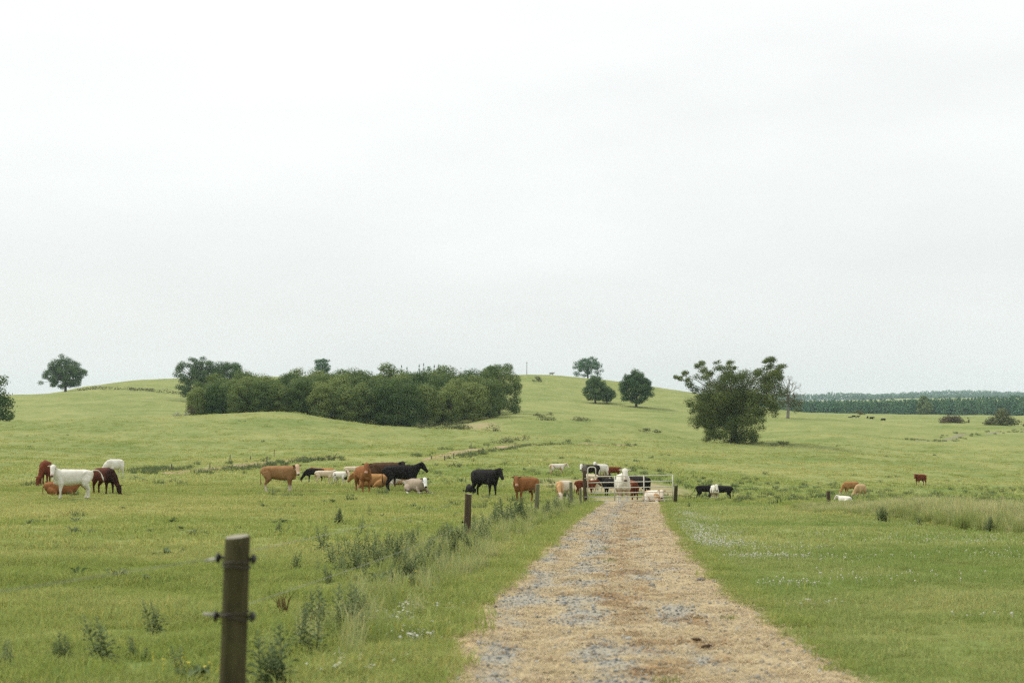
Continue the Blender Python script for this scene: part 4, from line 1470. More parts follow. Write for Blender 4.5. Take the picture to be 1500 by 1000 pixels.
# ------------------------------------------------------------------ fence, gate, posts, poles
def wood_material(name, a, bcol, moss):
    m, t, out = new_mat(name)
    b = NB(t)
    tcn = b.n('ShaderNodeTexCoord')
    mpn = b.n('ShaderNodeMapping'); mpn.inputs['Scale'].default_value = (9, 9, 0.7)
    b.l(tcn.outputs['Object'], mpn.inputs[0])
    grain = b.noise(4.5, 6, mpn.outputs[0], 0.7, 1.2)
    blot = b.noise(5, 4, tcn.outputs['Object'], 0.6)
    c = b.mix(b.ramp(grain, 0.3, 0.7), a, bcol)
    c = b.mix(b.ramp(blot, 0.45, 0.7, 0, 0.75), c, moss)
    b.l(b.bsdf(c, 0.92, 0.12, b.bump(grain, 0.7, 0.012)), out.inputs['Surface'])
    return m


M_POST = wood_material('weathered_post', (0.022, 0.020, 0.010), (0.085, 0.076, 0.040), (0.075, 0.075, 0.026))
M_POST_D = wood_material('dark_post', (0.05, 0.036, 0.025), (0.105, 0.075, 0.05), (0.07, 0.06, 0.035))
M_POST_G = wood_material('mossy_post', (0.10, 0.10, 0.06), (0.19, 0.18, 0.115), (0.14, 0.155, 0.075))
M_END = plain_noise_material('sawn_end', (0.20, 0.19, 0.14), (0.34, 0.32, 0.25), 22, 0.9, 0.1, .4, .004)
M_WIRE = plain_noise_material('galvanised_wire', (0.16, 0.165, 0.12), (0.28, 0.28, 0.22), 30, 0.5, 0.5, 0, .001)
M_RUSTWIRE = plain_noise_material('dark_wire', (0.025, 0.022, 0.018), (0.06, 0.05, 0.04), 30, 0.6, 0.4, 0, .001)
M_INS = plain_noise_material('black_plastic', (0.012, 0.012, 0.011), (0.03, 0.028, 0.025), 10, 0.5, 0.4, 0, .001)
M_PALE = plain_noise_material('pale_insulator_tube', (0.30, 0.29, 0.24), (0.52, 0.51, 0.45), 20, 0.6, 0.3, 0, .001)
M_GATE = plain_noise_material('gate_paint', (0.46, 0.44, 0.35), (0.60, 0.58, 0.48), 6, 0.55, 0.4, .1, .002)


def post_mesh(name, h, r, mat, seed, below=0.35, rough=0.05, cap=True):
    rg = np.random.default_rng(seed)
    segs, rings = 16, 9
    ph = rg.uniform(0, 6.28, 3)
    rs_v = []
    zz = list(np.linspace(-below, h - 0.012, rings)) + [h]
    V, q, t = [], [], []
    for i, z in enumerate(zz):
        for j in range(segs):
            a = 2 * math.pi * j / segs
            rad = r * (1.06 - 0.10 * (z / h)) * (1 + rough * math.sin(2 * a + ph[0]) + rough * .6 * math.sin(3 * a + ph[1] + z * 2) + rg.normal(0, .012))
            if i == len(zz) - 1: rad *= 0.93
            V.append((rad * math.cos(a), rad * math.sin(a), z + (0.008 * math.sin(a + ph[2]) if i >= len(zz) - 2 else 0)))
    for i in range(len(zz) - 1):
        for j in range(segs):
            k = (j + 1) % segs
            q.append((i * segs + j, i * segs + k, (i + 1) * segs + k, (i + 1) * segs + j))
    n = len(V)
    V.append((0, 0, h + 0.003))
    b0 = (len(zz) - 1) * segs
    for j in range(segs):
        t.append((n, b0 + j, b0 + (j + 1) % segs))
    me = mesh_np(name, V, q, t, mat, False)
    sm = np.ones(len(q) + len(t), bool); sm[len(q):] = False
    me.polygons.foreach_set('use_smooth', sm)
    if cap:
        me.materials.append(M_END)
        mi = np.zeros(len(q) + len(t), np.int32); mi[len(q):] = 1
        me.polygons.foreach_set('material_index', mi)
    return me


GF = 'fence posts along the left of the gravel track'


def fence_post(px, d, top_py, r, label, mat, seed, lean=0.0, wires=()):
    """a round post: shaft part and its insulators"""
    p = at(px, d)
    x = p.x
    h = ray(px, top_py)[1] * d + EYE - p.z
    t = tag(empty('fence_post', (x, d, p.z)), label, 'fence post', GF)
    t.rotation_euler = (0, lean, 0)
    obj('shaft', post_mesh('post_shaft', h, r, mat, seed), t)
    return t, h


def insulator(parent, side, z, r, lab=False):
    """black screw-in insulator at one side of the post"""
    mb = MB()
    s = side
    mb.tube([(s * (r - .01), 0, z), (s * (r + .022), 0, z)], [.006, .006], 6, lateral=(0, 0, 1))
    mb.tube([(s * (r + .012), 0, z), (s * (r + .020), 0, z + .002), (s * (r + .028), 0, z), (s * (r + .034), 0, z)], [.010, .017, .017, .010], 10, lateral=(0, 0, 1))
    mb.tube([(s * (r + .02), -.012, z - .02), (s * (r + .026), -.016, z), (s * (r + .02), -.012, z + .022)], [.007, .009, .007], 6, lateral=(1, 0, 0))
    return obj('insulator', mb.mesh('insulator', M_INS, True), parent)


def wrap(parent, z, r, slant, mat=None):
    mb = MB()
    n = 28
    a = np.linspace(0, 2 * math.pi, n)
    pts = [((r + .004) * math.cos(k), (r + .004) * math.sin(k), z + slant * math.cos(k) + .003 * math.sin(3 * k)) for k in a]
    mb.tube(pts, .0028, 5, lateral=(0, 0, 1))
    return obj('wire_wrap', mb.mesh('wire_wrap', M_RUSTWIRE, True), parent)


near, hn = fence_post(342, 6.2, 785, 0.057, 'thick weathered post in the left foreground with wire wraps and black insulators', M_POST, 1, R(1.2))
zt = lambda py: ray(346, py)[1] * 6.2 + EYE - H(-1.2, 6.2)
z1, z2 = zt(817), zt(902)
insulator(near, -1, z1, .055); insulator(near, 1, z1 - 0.002, .052)
insulator(near, -1, z2, .057); insulator(near, 1, z2, .056)
wrap(near, zt(822), .057, .002); wrap(near, zt(829), .057, -.003); wrap(near, zt(902), .059, -.014); wrap(near, zt(897), .059, .006)
for z, dz in ((z1, -.010), (z2, .012)):
    mb = MB()
    mb.tube([(-.075, -.01, z + dz * .2), (-.095, -.02, z + dz * .6), (-.128, -.035, z + dz)], [.006, .008, .006], 7)
    obj('pale_sleeve', mb.mesh('pale_sleeve', M_PALE, True), near)
second, h2 = fence_post(684, 28, 723, 0.064, 'dark leaning post halfway along the fence, rising from tall thistles', M_POST_D, 2, R(2.0))
insulator(second, -1, h2 - .11, .06).scale = (1.2, 1.2, 1.2)
insulator(second, -1, h2 - .62, .06).scale = (1.2, 1.2, 1.2)
third, h3 = fence_post(785, 44, 708.5, 0.066, 'mossy grey leaning post in front of the orange brown cow', M_POST_G, 3, R(3.0))
insulator(third, -1, h3 - .5, .06)
fourth, h4 = fence_post(836.5, 53, 705.5, 0.062, 'mossy post in front of the tan and white cow', M_POST_G, 4, R(-1.0))
fifth, h5 = fence_post(849.5, 58, 715.0, 0.055, 'thin green post just left of the dark gate post', M_POST_G, 5, R(0.5))

# strands of fence wire, sagging between the posts
def wire(a, b, label, sag=0.04, r=0.0016):
    pts = []
    a, b = Vector(a), Vector(b)
    n = 14
    for k in range(n + 1):
        t = k / n
        p = a.lerp(b, t)
        p.z -= sag * 4 * t * (1 - t)
        pts.append(tuple(p - a))
    mb = MB()
    mb.tube(pts, r, 5)
    return tag(obj('fence_wire', mb.mesh('fence_wire', M_WIRE, True), None, a), label, 'fence wire', 'wires of the fence beside the track')


def on(post, h, z, dx=-0.085):
    return Vector((post.location.x + dx + math.sin(post.rotation_euler[1]) * z, post.location.y, post.location.z + z))


pn = on(near, hn, z1, -0.10)
wire(pn, on(second, h2, h2 - .11, -.1), 'top wire from the foreground post to the dark leaning post')
wire(on(near, hn, z2, -.10), on(second, h2, h2 - .62, -.1), 'lower wire from the foreground post to the dark leaning post')
wire(on(second, h2, h2 - .11, -.1), on(third, h3, h3 - .15), 'top wire from the dark leaning post to the mossy leaning post')
wire(on(second, h2, h2 - .62, -.1), on(third, h3, h3 - .5), 'lower wire from the dark leaning post to the mossy leaning post')
wire(on(third, h3, h3 - .15), on(fourth, h4, h4 - .15), 'wire strand between the two mossy posts near the gate', .02)
wire(on(fourth, h4, h4 - .15), on(fifth, h5, h5 - .1), 'short wire strand from the mossy post to the thin green post', .01)
wire(pn, (-4.0, 0.9, pn.z + 0.02), 'top wire running left out of the frame from the foreground post', .05)

# gate
gp = at(857.5, 61)
GZ = H(4.9, 61) + 0.02
zg = lambda py: ray(860, py)[1] * 61 + EYE
xg = lambda px: (px - 750) / F * 61
gate_post = tag(empty('gate_post', (xg(856.8), 61.0, H(xg(856.8), 61))), 'dark brown hinge post at the left end of the white gate', 'gate post')
gate_post.rotation_euler = (0, R(-1.5), 0)
obj('shaft', post_mesh('gate_post_shaft', zg(689) - gate_post.location.z, .075, M_POST_D, 11), gate_post)
latch = tag(empty('gate_post', (xg(988.2), 61.1, H(xg(988), 61.1))), 'short grey brown post just beyond the latch end of the gate', 'gate post')
latch.rotation_euler = (0, R(3), 0)
obj('shaft', post_mesh('latch_post_shaft', zg(710) - latch.location.z, .075, M_POST, 12), latch)

x0, x1 = xg(860.3), xg(983.8)
gate = tag(empty('field_gate', (x0, 60.9, GZ)), 'cream white six bar metal field gate across the end of the track', 'gate')
tl = [697.7, 706.6, 714.3, 721.7, 727.4, 732.7]
tr_ = [695.4, 704.0, 712.3, 719.7, 726.3, 731.2]
lz = [zg(a) - GZ for a in tl]; rz_ = [zg(a) - GZ for a in tr_]
for a, c in zip(lz, rz_):
    mb = MB()
    mb.tube([(0.03, 0, a), ((x1 - x0) / 2, 0, (a + c) / 2 - .004), (x1 - x0 - .03, 0, c)], .019, 8, lateral=(0, 1, 0))
    obj('rail', mb.mesh('gate_rail', M_GATE, True), gate)
for fx, w in ((0.317, .016), (0.66, .016)):
    xx = fx * (x1 - x0)
    za, zb = lz[0] + (rz_[0] - lz[0]) * fx, lz[5] + (rz_[5] - lz[5]) * fx
    mb = MB(); mb.box((xx, -.022, (za + zb) / 2), (.026, .006, (za - zb) / 2 + .02))
    obj('brace', mb.mesh('gate_brace', M_GATE), gate)
mb = MB(); mb.tube([(x1 - x0, 0, rz_[5] - .02), (x1 - x0, 0, rz_[0] + .02)], .024, 10, lateral=(0, 1, 0))
obj('stile', mb.mesh('gate_stile', M_GATE, True), gate)
ztop = zg(683.6) - GZ
xl2 = xg(871.8) - x0
arc = [(0, 0, lz[5] - .04), (0, 0, lz[0]), (0, 0, ztop - .12)] + [(0.12 - .12 * math.cos(a), 0, ztop - .12 + .12 * math.sin(a)) for a in np.linspace(.2, math.pi / 2, 5)] + \
      [(xl2 - .1, 0, ztop)] + [(xl2 - .1 + .1 * math.sin(a), 0, ztop - .1 + .1 * math.cos(a)) for a in np.linspace(.2, math.pi / 2, 5)] + [(xl2, 0, lz[0] + .01)]
mb = MB(); mb.tube(arc, .024, 8, lateral=(0, 1, 0))
obj('raised_stile', mb.mesh('gate_raised_stile', M_GATE, True), gate)
for zz in (lz[0] - .08, lz[4]):
    mb = MB(); mb.box((-.07, 0, zz), (.075, .012, .02))
    obj('hinge', mb.mesh('gate_hinge', M_WIRE), gate)
mb = MB(); mb.box((x1 - x0 + .09, 0, rz_[2] + .04), (.09, .01, .018)); mb.tube([(x1 - x0 + .06, -.012, rz_[2] + .05), (x1 - x0 + .06, -.03, rz_[2] + .16)], .008, 6)
obj('latch', mb.mesh('gate_latch', M_WIRE), gate)

# lone post right of the gate in the tall grass
p = at(1211.5, 56)
lone = tag(empty('fence_post', p), 'rough dark post standing alone in the tall grass right of the calves', 'fence post', 'fence posts on the right of the track')
lone.rotation_euler = (0, R(-2), R(20))
obj('shaft', post_mesh('lone_post_shaft', ray(1211, 719)[1] * 56 + EYE - p.z, .075, M_POST_D, 21, rough=.12), lone)

# posts along the dirt path
M_OLDPOST = wood_material('old_path_post', (0.075, 0.07, 0.05), (0.15, 0.14, 0.11), (0.09, 0.09, 0.05))
for i, (px, tp, bp_, lb) in enumerate(((251.7, 679, 690.5, 'leftmost small post, at the near end of the dirt path'), (307.6, 678, 686.5, 'small post standing in the weeds of the left dirt path'),
                                       (337, 666, 675, 'small post uphill of the left dirt path'), (367, 668.5, 673.5, 'stub post uphill of the path, left of the golden cow'),
                                       (391, 668, 677, 'small post right above the rump of the golden cow'), (401.5, 658, 669.5, 'tall thin post above the back of the golden cow'),
                                       (632, 668.5, 673.5, 'leftmost post of the middle dirt path'), (651.4, 667, 674.5, 'dark post on the near side of the middle dirt path'),
                                       (664.4, 663.5, 671.5, 'dark post at the bend of the middle dirt path'), (690, 648.5, 655.5, 'post on the slope above the middle dirt path'),
                                       (715, 649, 654.5, 'small post where the middle dirt path turns right'), (806, 645, 650.5, 'faint post beside the far right stretch of the dirt path'))):
    q = hit(px, bp_)
    h = max(.4, ray(px, tp)[1] * q.y + EYE - q.z)
    t = tag(empty('path_post', q, i), lb, 'post', 'small posts along the dirt path')
    t.rotation_euler = (R(random.uniform(-3, 3)), R(random.uniform(-3, 3)), i)
    obj('shaft', post_mesh('path_post_shaft', h, .05 if i != 5 else .04, M_OLDPOST, 30 + i, rough=.1), t)

# two distant poles on the hill skyline
for px, top, d, lb in ((771.7, 530, 588, 'thin pole on the skyline between the wood and the pale domed tree'), (916, 546, 585, 'thin pole on the skyline left of the single dense tree')):
    q = at(px, d)
    h = ray(px, top)[1] * d + EYE - q.z
    t = tag(empty('utility_pole', q), lb, 'pole')
    mb = MB(); mb.tube([(0, 0, -.5), (0, 0, h / 2), (0, 0, h)], [.13, .11, .09], 8)
    obj('shaft', mb.mesh('pole_shaft', M_OLDPOST, True), t)
    mb = MB(); mb.box((0, 0, h - .3), (.5, .05, .05)); obj('cross_arm', mb.mesh('pole_arm', M_OLDPOST), t)


# ------------------------------------------------------------------ thistles
def thistle_meshes(seed, stems, h, tag_):
    rg = np.random.default_rng(seed)
    st = []
    V, Q, Tn, S = [], [], [], []
    n0 = 0
    for s in range(stems):
        bx, by = (rg.normal(0, .11), rg.normal(0, .11)) if s else (0, 0)
        hh = h * (rg.uniform(.55, 1.0) if s else 1.0)
        lx, ly = rg.normal(0, .06), rg.normal(0, .06)
        st.append(MB())
        st[-1].tube([(bx, by, -.03), (bx + lx * hh, by + ly * hh, hh * .5), (bx + lx * 2 * hh, by + ly * 2 * hh, hh)], [.008, .006, .003], 5)
        nl = int(26 + 46 * hh)
        for k in range(nl):
            t = (k + rg.uniform(0, .6)) / nl
            z = hh * (0.03 + .97 * t)
            L_ = (0.17 * (1 - t) ** .7 + .045) * rg.uniform(.7, 1.2) * (0.55 + .6 * hh)
            w = L_ * .17
            a = k * 2.4 + rg.normal(0, .3)
            up = .25 + .75 * t + rg.normal(0, .15)
            d = np.array((math.cos(a), math.sin(a), up)); d /= np.linalg.norm(d)
            p = np.array((-math.sin(a), math.cos(a), 0))
            o = np.array((bx + lx * 2 * z, by + ly * 2 * z, z))
            nrm = np.cross(d, p)
            m = o + d * L_ * .5 - nrm * .04 * L_
            tip = o + d * L_ - np.array((0, 0, .22 * L_))
            vs = [o, m + p * w, o + d * L_ * .28 + p * w * .45, m - p * w, o + d * L_ * .28 - p * w * .45, tip, o + d * L_ * .74 + p * w * .4, o + d * L_ * .74 - p * w * .4, m]
            V += vs
            Tn += [(n0, n0 + 2, n0 + 8), (n0 + 2, n0 + 1, n0 + 8), (n0 + 1, n0 + 6, n0 + 8), (n0 + 6, n0 + 5, n0 + 8), (n0, n0 + 8, n0 + 4), (n0 + 4, n0 + 8, n0 + 3), (n0 + 3, n0 + 8, n0 + 7), (n0 + 7, n0 + 8, n0 + 5)]
            sh = rg.uniform(.7, 1.25)
            S += [(sh, sh * rg.uniform(.95, 1.05), sh * .95)] * 9
            n0 += 9
    return [k.mesh('thistle_stem', M_THST, True) for k in st], mesh_np('thistle_leaves', V, None, Tn, M_THLF, False, colors={'tint': np.array(S) * .5})


M_THST = plain_noise_material('thistle_stem', (0.09, 0.12, 0.045), (0.14, 0.16, 0.07), 20, .8, .2, 0, .001)
M_THLF = leaf_material('thistle_leaf', (0.085, 0.125, 0.048), (0.235, 0.28, 0.135), .25)
TH = {k: [thistle_meshes(400 + k * 10 + j, k, .62 if k > 1 else .6, '') for j in range(3)] for k in (1, 3, 6)}
TG = 'thistles growing along the fence'


def thistle(px, py, hpx, stems, label=None):
    q = hit(px, py)
    h = hpx * q.y / F
    me = TH[stems][random.randrange(3)]
    t = tag(empty('thistle', q, random.uniform(0, 6.28)), label or 'spiky green thistle among the crowd of thistles between the fence posts and the pasture', 'thistle', TG)
    s = h / .62
    t.scale = (s * 1.05, s * 1.05, s)
    for k in me[0]: obj('stem', k, t)
    obj('foliage', me[1], t)
    return t


thistle(147, 972, 70, 3, 'dark pointed thistle alone in the left foreground grass')
thistle(4, 985, 46, 3, 'dark thistle cut by the lower left edge')
thistle(492, 930, 76, 6, 'large spreading clump of thistles right of the foreground post')
thistle(468, 925, 66, 6, 'left half of the large thistle clump right of the foreground post')
thistle(522, 915, 60, 3, 'right tip of the large thistle clump right of the foreground post')
thistle(415, 1010, 95, 6, 'blurred thistle at the bottom just right of the foreground post')
thistle(437, 960, 70, 3, 'upright thistle between the foreground post and the large clump')
thistle(225, 930, 50, 3, 'loose pale thistle left of the foreground post')
thistle(85, 970, 44, 6, 'soft bushy weed left of the dark pointed thistle')
thistle(195, 965, 34, 3, 'low weed right of the dark pointed thistle')
thistle(262, 985, 40, 3, 'low dark weed left of the foot of the foreground post')
thistle(410, 782, 20, 3, 'small dark weed in the open pasture above the foreground post')
thistle(423, 783, 16, 1, 'smaller weed right beside the small dark weed in the open pasture')
thistle(498, 768, 24, 6, 'round weed clump in open pasture below the lying white faced cow')
thistle(528, 785, 32, 1, 'single slim thistle below the round weed clump')
thistle(541, 757, 18, 1, 'slim thistle right of the round weed clump')
thistle(473, 812, 42, 3, 'dark thistle at the left edge of the fence thistles')
thistle(431, 838, 30, 3, 'thistle out in the pasture left of the fence thistles')
for px, py, hp, st in ((700, 790, 34, 3), (712, 786, 36, 3), (729, 780, 30, 3), (742, 774, 34, 6), (770, 768, 30, 3), (778, 762, 26, 3), (800, 762, 24, 3), (715, 800, 28, 3), (664, 822, 36, 6), (648, 828, 34, 3), (576, 846, 38, 3), (560, 826, 34, 6), (540, 836, 32, 3), (524, 826, 30, 3), (508, 838, 30, 3), (495, 844, 30, 3), (615, 838, 36, 3), (637, 806, 32, 3), (598, 806, 30, 3), (572, 804, 28, 3), (626, 860, 30, 3), (655, 835, 30, 3), (487, 832, 38, 3), (497, 818, 34, 1), (512, 820, 30, 3), (530, 815, 36, 3), (545, 822, 40, 3), (551, 808, 34, 1), (520, 838, 32, 3), (566, 818, 36, 3), (580, 835, 44, 6), (592, 848, 46, 6), (585, 815, 34, 3), (600, 826, 34, 3),
                       (610, 810, 36, 3), (612, 790, 26, 1), (630, 832, 44, 6), (640, 820, 36, 3), (622, 846, 34, 3), (655, 806, 40, 3), (662, 800, 36, 3), (672, 808, 38, 6), (692, 800, 34, 3), (700, 806, 36, 3), (686, 820, 34, 6), (478, 855, 28, 3), (466, 840, 22, 1),
                       (583, 800, 22, 1), (556, 838, 28, 3), (570, 860, 34, 3), (606, 866, 30, 3), (645, 845, 30, 3), (535, 850, 26, 3), (505, 850, 26, 1)):
    thistle(px, py, hp, st)
for px, py, hp, st, lb in ((722, 775, 38, 3, 'thistle first to the right beyond the dark leaning post'), (737, 768, 40, 3, 'tall thistle in the middle gap between dark and mossy leaning posts'), (756, 762, 36, 3, 'thistle below the orange brown cow'),
                           (762, 766, 36, 6, 'broad thistle left of the mossy leaning post'), (748, 775, 22, 1, 'short thistle in front of the tall thistle in the gap'), (797, 757, 26, 3, 'small thistle right of the mossy leaning post'),
                           (812, 755, 30, 3, 'slim thistle between the two mossy posts'), (806, 762, 18, 1, 'low weed between the two mossy posts'), (836, 748, 22, 3, 'weed growing at the foot of the second mossy post'),
                           (785, 764, 20, 3, 'weed growing at the foot of the mossy leaning post'), (822, 750, 16, 1, 'thin weed left of the second mossy post'),
                           (1010, 742, 8, 3, 'tiny weed right of the latch post'), (1292, 765, 24, 6, 'dark weed clump at the edge of the tall grass'), (1345, 770, 18, 3, 'weed further right along the edge of the tall grass'), (1452, 782, 26, 6, 'dark weed clump in the tall grass near the right edge'),
                           (1410, 776, 18, 3, 'middle weed clump along the edge of the tall grass')):
    thistle(px, py, hp, st, lb)
t = tag(obj('dead_dock', None or blades_mesh('dead_dock', 30, .05, .1, .34, .012, .35, np.random.default_rng(5))), 'dead reddish brown dock plant right of the foreground post', 'weed')
t.data.materials.append(M_LITTER)
t.location = hit(412, 905)

# grass tufts and a dark stone lying on the track
for px, py, s, lb in ((1068, 911, .55, 'small green grass tuft growing on the right of the track'), (893, 824, .6, 'flat grass tuft in the middle of the track'), (977, 1003, .6, 'grass tuft on the track at the bottom edge'), (886, 806, .55, 'thin brownish tuft in the middle of the track'), (998, 802, 1.0, 'thick grass clump on the right rim of the track')):
    rg = np.random.default_rng(int(px))
    me = blades_mesh('track_tuft', 50, .10, .04, .10, .006, .7, rg)
    m = M_GT = bpy.data.materials.get('tuft_blade') or leaf_material('tuft_blade', (0.14, 0.19, .04), (0.24, .27, .08))
    me.materials.append(m)
    a = me.attributes.new('tint', 'FLOAT_COLOR', 'POINT')
    a.data.foreach_set('color', np.repeat(rg.uniform(.1, .8, (len(me.vertices), 1)), 4, 1).astype(np.float32).ravel())
    q = hit(px, py)
    o = tag(obj('grass_tuft', me), lb, 'grass tuft', 'grass tufts on the track')
    o.location = (q.x, q.y, height(np.array([q.x]), np.array([q.y]), False)[0] + .02)
    o.scale = (s * 1.6, s * 1.2, s * 1.2)
M_DARKSTONE = plain_noise_material('dark_stone', (0.03, 0.03, 0.035), (0.10, 0.10, 0.11), 25, .7, .3, .4, .004)
M_DUNG = plain_noise_material('dry_dung', (0.05, 0.035, 0.02), (0.12, 0.08, 0.045), 25, .9, .1, .6, .01)
for px, py, s, lb, m in ((1027, 853, .055, 'dark jagged stone on the right side of the track', M_DARKSTONE), (1020, 941, .035, 'dry dung crumb on the track, upper of two', M_DUNG), (1034, 951, .035, 'dry dung crumb on the track, lower of two', M_DUNG),
                         (850, 853, .03, 'dark stone in the left wheel rut', M_DARKSTONE), (725, 892, .022, 'dark pebble near the left rim of the track', M_DARKSTONE), (1124, 951, .03, 'flat dark clod near the right rim of the track', M_DUNG)):
    q = hit(px, py)
    o = tag(obj('stone', stone_mesh('loose_stone', np.random.default_rng(int(px)))), lb, 'stone')
    o.data.materials.append(m)
    o.location = (q.x, q.y, height(np.array([q.x]), np.array([q.y]), False)[0] + .03)
    o.scale = (s * 1.6, s, s * .8)
    o.rotation_euler = (0.2, .1, px)


# ------------------------------------------------------------------ cattle
def rotz(v, a):
    c, s = math.cos(a), math.sin(a)
    return np.array((v[0] * c - v[1] * s, v[0] * s + v[1] * c, v[2]))


COWS = {}


def cow_mesh(pose='stand', hy=0, tail='down', step=0, hp=None, voxel=0.026, calf=False):
    """one continuous animal; hy = head yaw in degrees towards its left"""
    key = (pose, hy, tail, step, hp, calf)
    if key in COWS: return COWS[key]
    a = R(hy)
    mb = MB()
    lie = pose == 'lie'
    dz = -0.50 if lie else 0.0
    slim = 0.84 if calf else 1.0
    # trunk
    tr = [(-1.00, 1.14, .06, .07), (-.95, 1.08, .16, .19), (-.84, 1.04, .235, .27), (-.66, 1.02, .265, .315), (-.36, 1.00, .285, .345), (-.05, .975, .315, .375), (.28, .965, .31, .385),
          (.55, .975, .275, .375), (.76, 1.00, .215, .33), (.90, 1.03, .13, .23), (.96, 1.05, .06, .12)]
    rs = []
    for x, z, w, h in tr:
        w = w * .95
        hh = h * slim * .95
        zc = z + dz + h * .05 + (1 - slim) * h * .8
        if lie: zc = max(zc, hh * .92); w = w * 1.16
        rs.append(((x, 0, zc), (0, w * (1 if lie else .5 + .5 * slim), 0), (0, 0, hh)))
    mb.rings(rs, 20, 2.35)
    # spine ridge, withers and hooks
    mb.tube([(-.95, 0, 1.26 + dz), (-.6, 0, 1.325 + dz), (0, 0, 1.335 + dz), (.45, 0, 1.345 + dz), (.8, 0, 1.24 + dz)], [.04, .05, .045, .06, .05], 8)
    for s in (-1, 1):
        mb.tube([(-.62, s * .12, 1.27 + dz), (-.55, s * .22, 1.22 + dz), (-.45, s * .25, 1.1 + dz)], [.05, .06, .03], 8)
    # neck
    graze = pose == 'graze'
    B = np.array((.62, 0, 1.07 + dz))
    if graze:
        n1 = B + rotz((.34, 0, -.17), a * .45)
        poll = n1 + rotz((.30, 0, -.42), a * .8)
        hpitch = R(66)
    else:
        up = 0.0 if hp is None else hp
        n1 = B + rotz((.28, 0, .13 + up * .5), a * .45)
        poll = n1 + rotz((.20, 0, .14 + up), a * .8)
        hpitch = R(46)
    la = rotz((0, 1, 0), a * .5)
    lh = rotz((0, 1, 0), a)
    mb.tube([B - rotz((.1, 0, .05), 0), B * .5 + n1 * .5, n1, poll * .55 + n1 * .45, poll], [(.21, .33), (.18, .28), (.15, .215), (.12, .165), (.10, .12)], 14, 2.0, la)
    # brisket and dewlap
    mb.tube([(.52, 0, .72 + dz * .55), (.80, 0, .80 + dz * .75), tuple(n1 * .6 + B * .4 + np.array((0.02, 0, -.20)))], [(.13, .13), (.11, .14), (.05, .09)], 10, lateral=(0, 1, 0))
    # head
    hd = rotz((math.cos(hpitch), 0, -math.sin(hpitch)), a)
    hu = rotz((math.sin(hpitch), 0, math.cos(hpitch)), a)
    hs = 1.18 if not calf else 1.24
    hp0 = poll + hu * .02
    P = lambda f, u: hp0 + hd * f * hs + hu * u * hs
    mb.tube([P(-.06, .02), P(.0, .02), P(.10, .015), P(.20, .0), P(.31, -.015), P(.41, -.025), P(.475, -.03), P(.50, -.03)],
            [(.07, .07), (.122, .112), (.136, .130), (.118, .122), (.088, .099), (.088, .088), (.084, .075), (.05, .045)], 14, 2.2, lh)
    mb.tube([P(.08, -.07), P(.2, -.09), P(.34, -.075)], [(.085, .06), (.07, .055), (.05, .03)], 8, 2.0, lh)       # jaw
    for s in (-1, 1):                                                                                              # ears
        e0 = P(.0, .035) + lh * s * .09
        tip = e0 + lh * s * .215 + hu * .0 + np.array((0, 0, -.035)) - hd * .03
        mid_ = (e0 + tip) / 2 + np.array((0, 0, .012))
        mb.tube([e0, mid_, tip], [(.028, .03), (.022, .062), (.008, .015)], 8, 2.0, hd)
    # legs
    def leg(pts, rad):
        mb.tube(pts, rad, 10, 2.0, (0, 1, 0))
    if not lie:
        for s in (-1, 1):
            ph = .10 * step * s
            y = s * .165
            leg([(.56, y * 1.05, 1.0), (.55, y * 1.12, .74), (.545 + ph * .3, y, .56), (.56 + ph * .6, y, .40), (.555 + ph * .9, y, .24), (.56 + ph, y, .10), (.58 + ph, y, .05), (.585 + ph, y, -.015)],
                [(.09, .17), (.115, .15), (.075, .088), (.058, .064), (.042, .045), (.050, .055), (.055, .066), (.056, .07)])
            ph = -.12 * step * s
            y = s * .175
            leg([(-.68, y * .9, 1.06), (-.62, y * 1.12, .86), (-.60 + ph * .2, y * 1.1, .68), (-.70 + ph * .5, y, .54), (-.765 + ph * .7, y, .45), (-.745 + ph * .9, y, .26), (-.72 + ph, y, .10), (-.70 + ph, y, .05), (-.695 + ph, y, -.015)],
                [(.13, .24), (.145, .23), (.12, .17), (.075, .095), (.058, .068), (.044, .05), (.050, .056), (.055, .066), (.056, .07)])
    else:
        for s in (-1, 1):
            ext = pose == 'lie' and step and s == (1 if step > 0 else -1)
            if ext:
                leg([(.58, s * .22, .34), (.80, s * .27, .13), (1.05, s * .30, .08), (1.28, s * .31, .06), (1.36, s * .31, .05)], [.12, .075, .06, .045, .055])
            else:
                leg([(.52, s * .24, .36), (.74, s * .28, .12), (.94, s * .27, .085), (.80, s * .24, .06), (.62, s * .22, .055)], [.12, .08, .062, .05, .055])
            leg([(-.68, s * .22, .40), (-.42, s * .34, .28), (-.22, s * .38, .17), (-.42, s * .44, .09), (-.20, s * .47, .06), (-.06, s * .47, .055)], [.22, .19, .11, .07, .048, .055])
    # tail
    tz = dz
    if tail == 'swing':
        tp = [(-.93, 0, 1.28), (-1.05, .02, 1.33), (-1.22, .04, 1.31), (-1.36, .05, 1.17), (-1.44, .05, .98), (-1.49, .05, .80)]
    elif tail == 'out':
        tp = [(-.95, 0, 1.22), (-1.05, 0, 1.08), (-1.16, 0, .85), (-1.30, 0, .66), (-1.42, 0, .58), (-1.46, 0, .56)]
    elif lie:
        tp = [(-.97, 0, 1.20 + tz), (-1.06, .02, 1.02 + tz), (-1.08, .06, .75 + tz), (-1.02, .14, .1), (-.9, .24, .06), (-.8, .3, .05)]
    else:
        tp = [(-.95, 0, 1.22), (-1.025, .01, 1.10), (-1.045, .02, .88), (-1.03, .03, .66), (-1.02, .03, .50), (-1.01, .03, .34)]
    mb.tube(tp, [.04, .034, .026, .026, .042, .018], 8, 2.0, (0, 1, 0))
    tip = np.array(tp[-2])
    raw = mb.mesh('cow_raw')
    ob = bpy.data.objects.new('cow_build', raw)
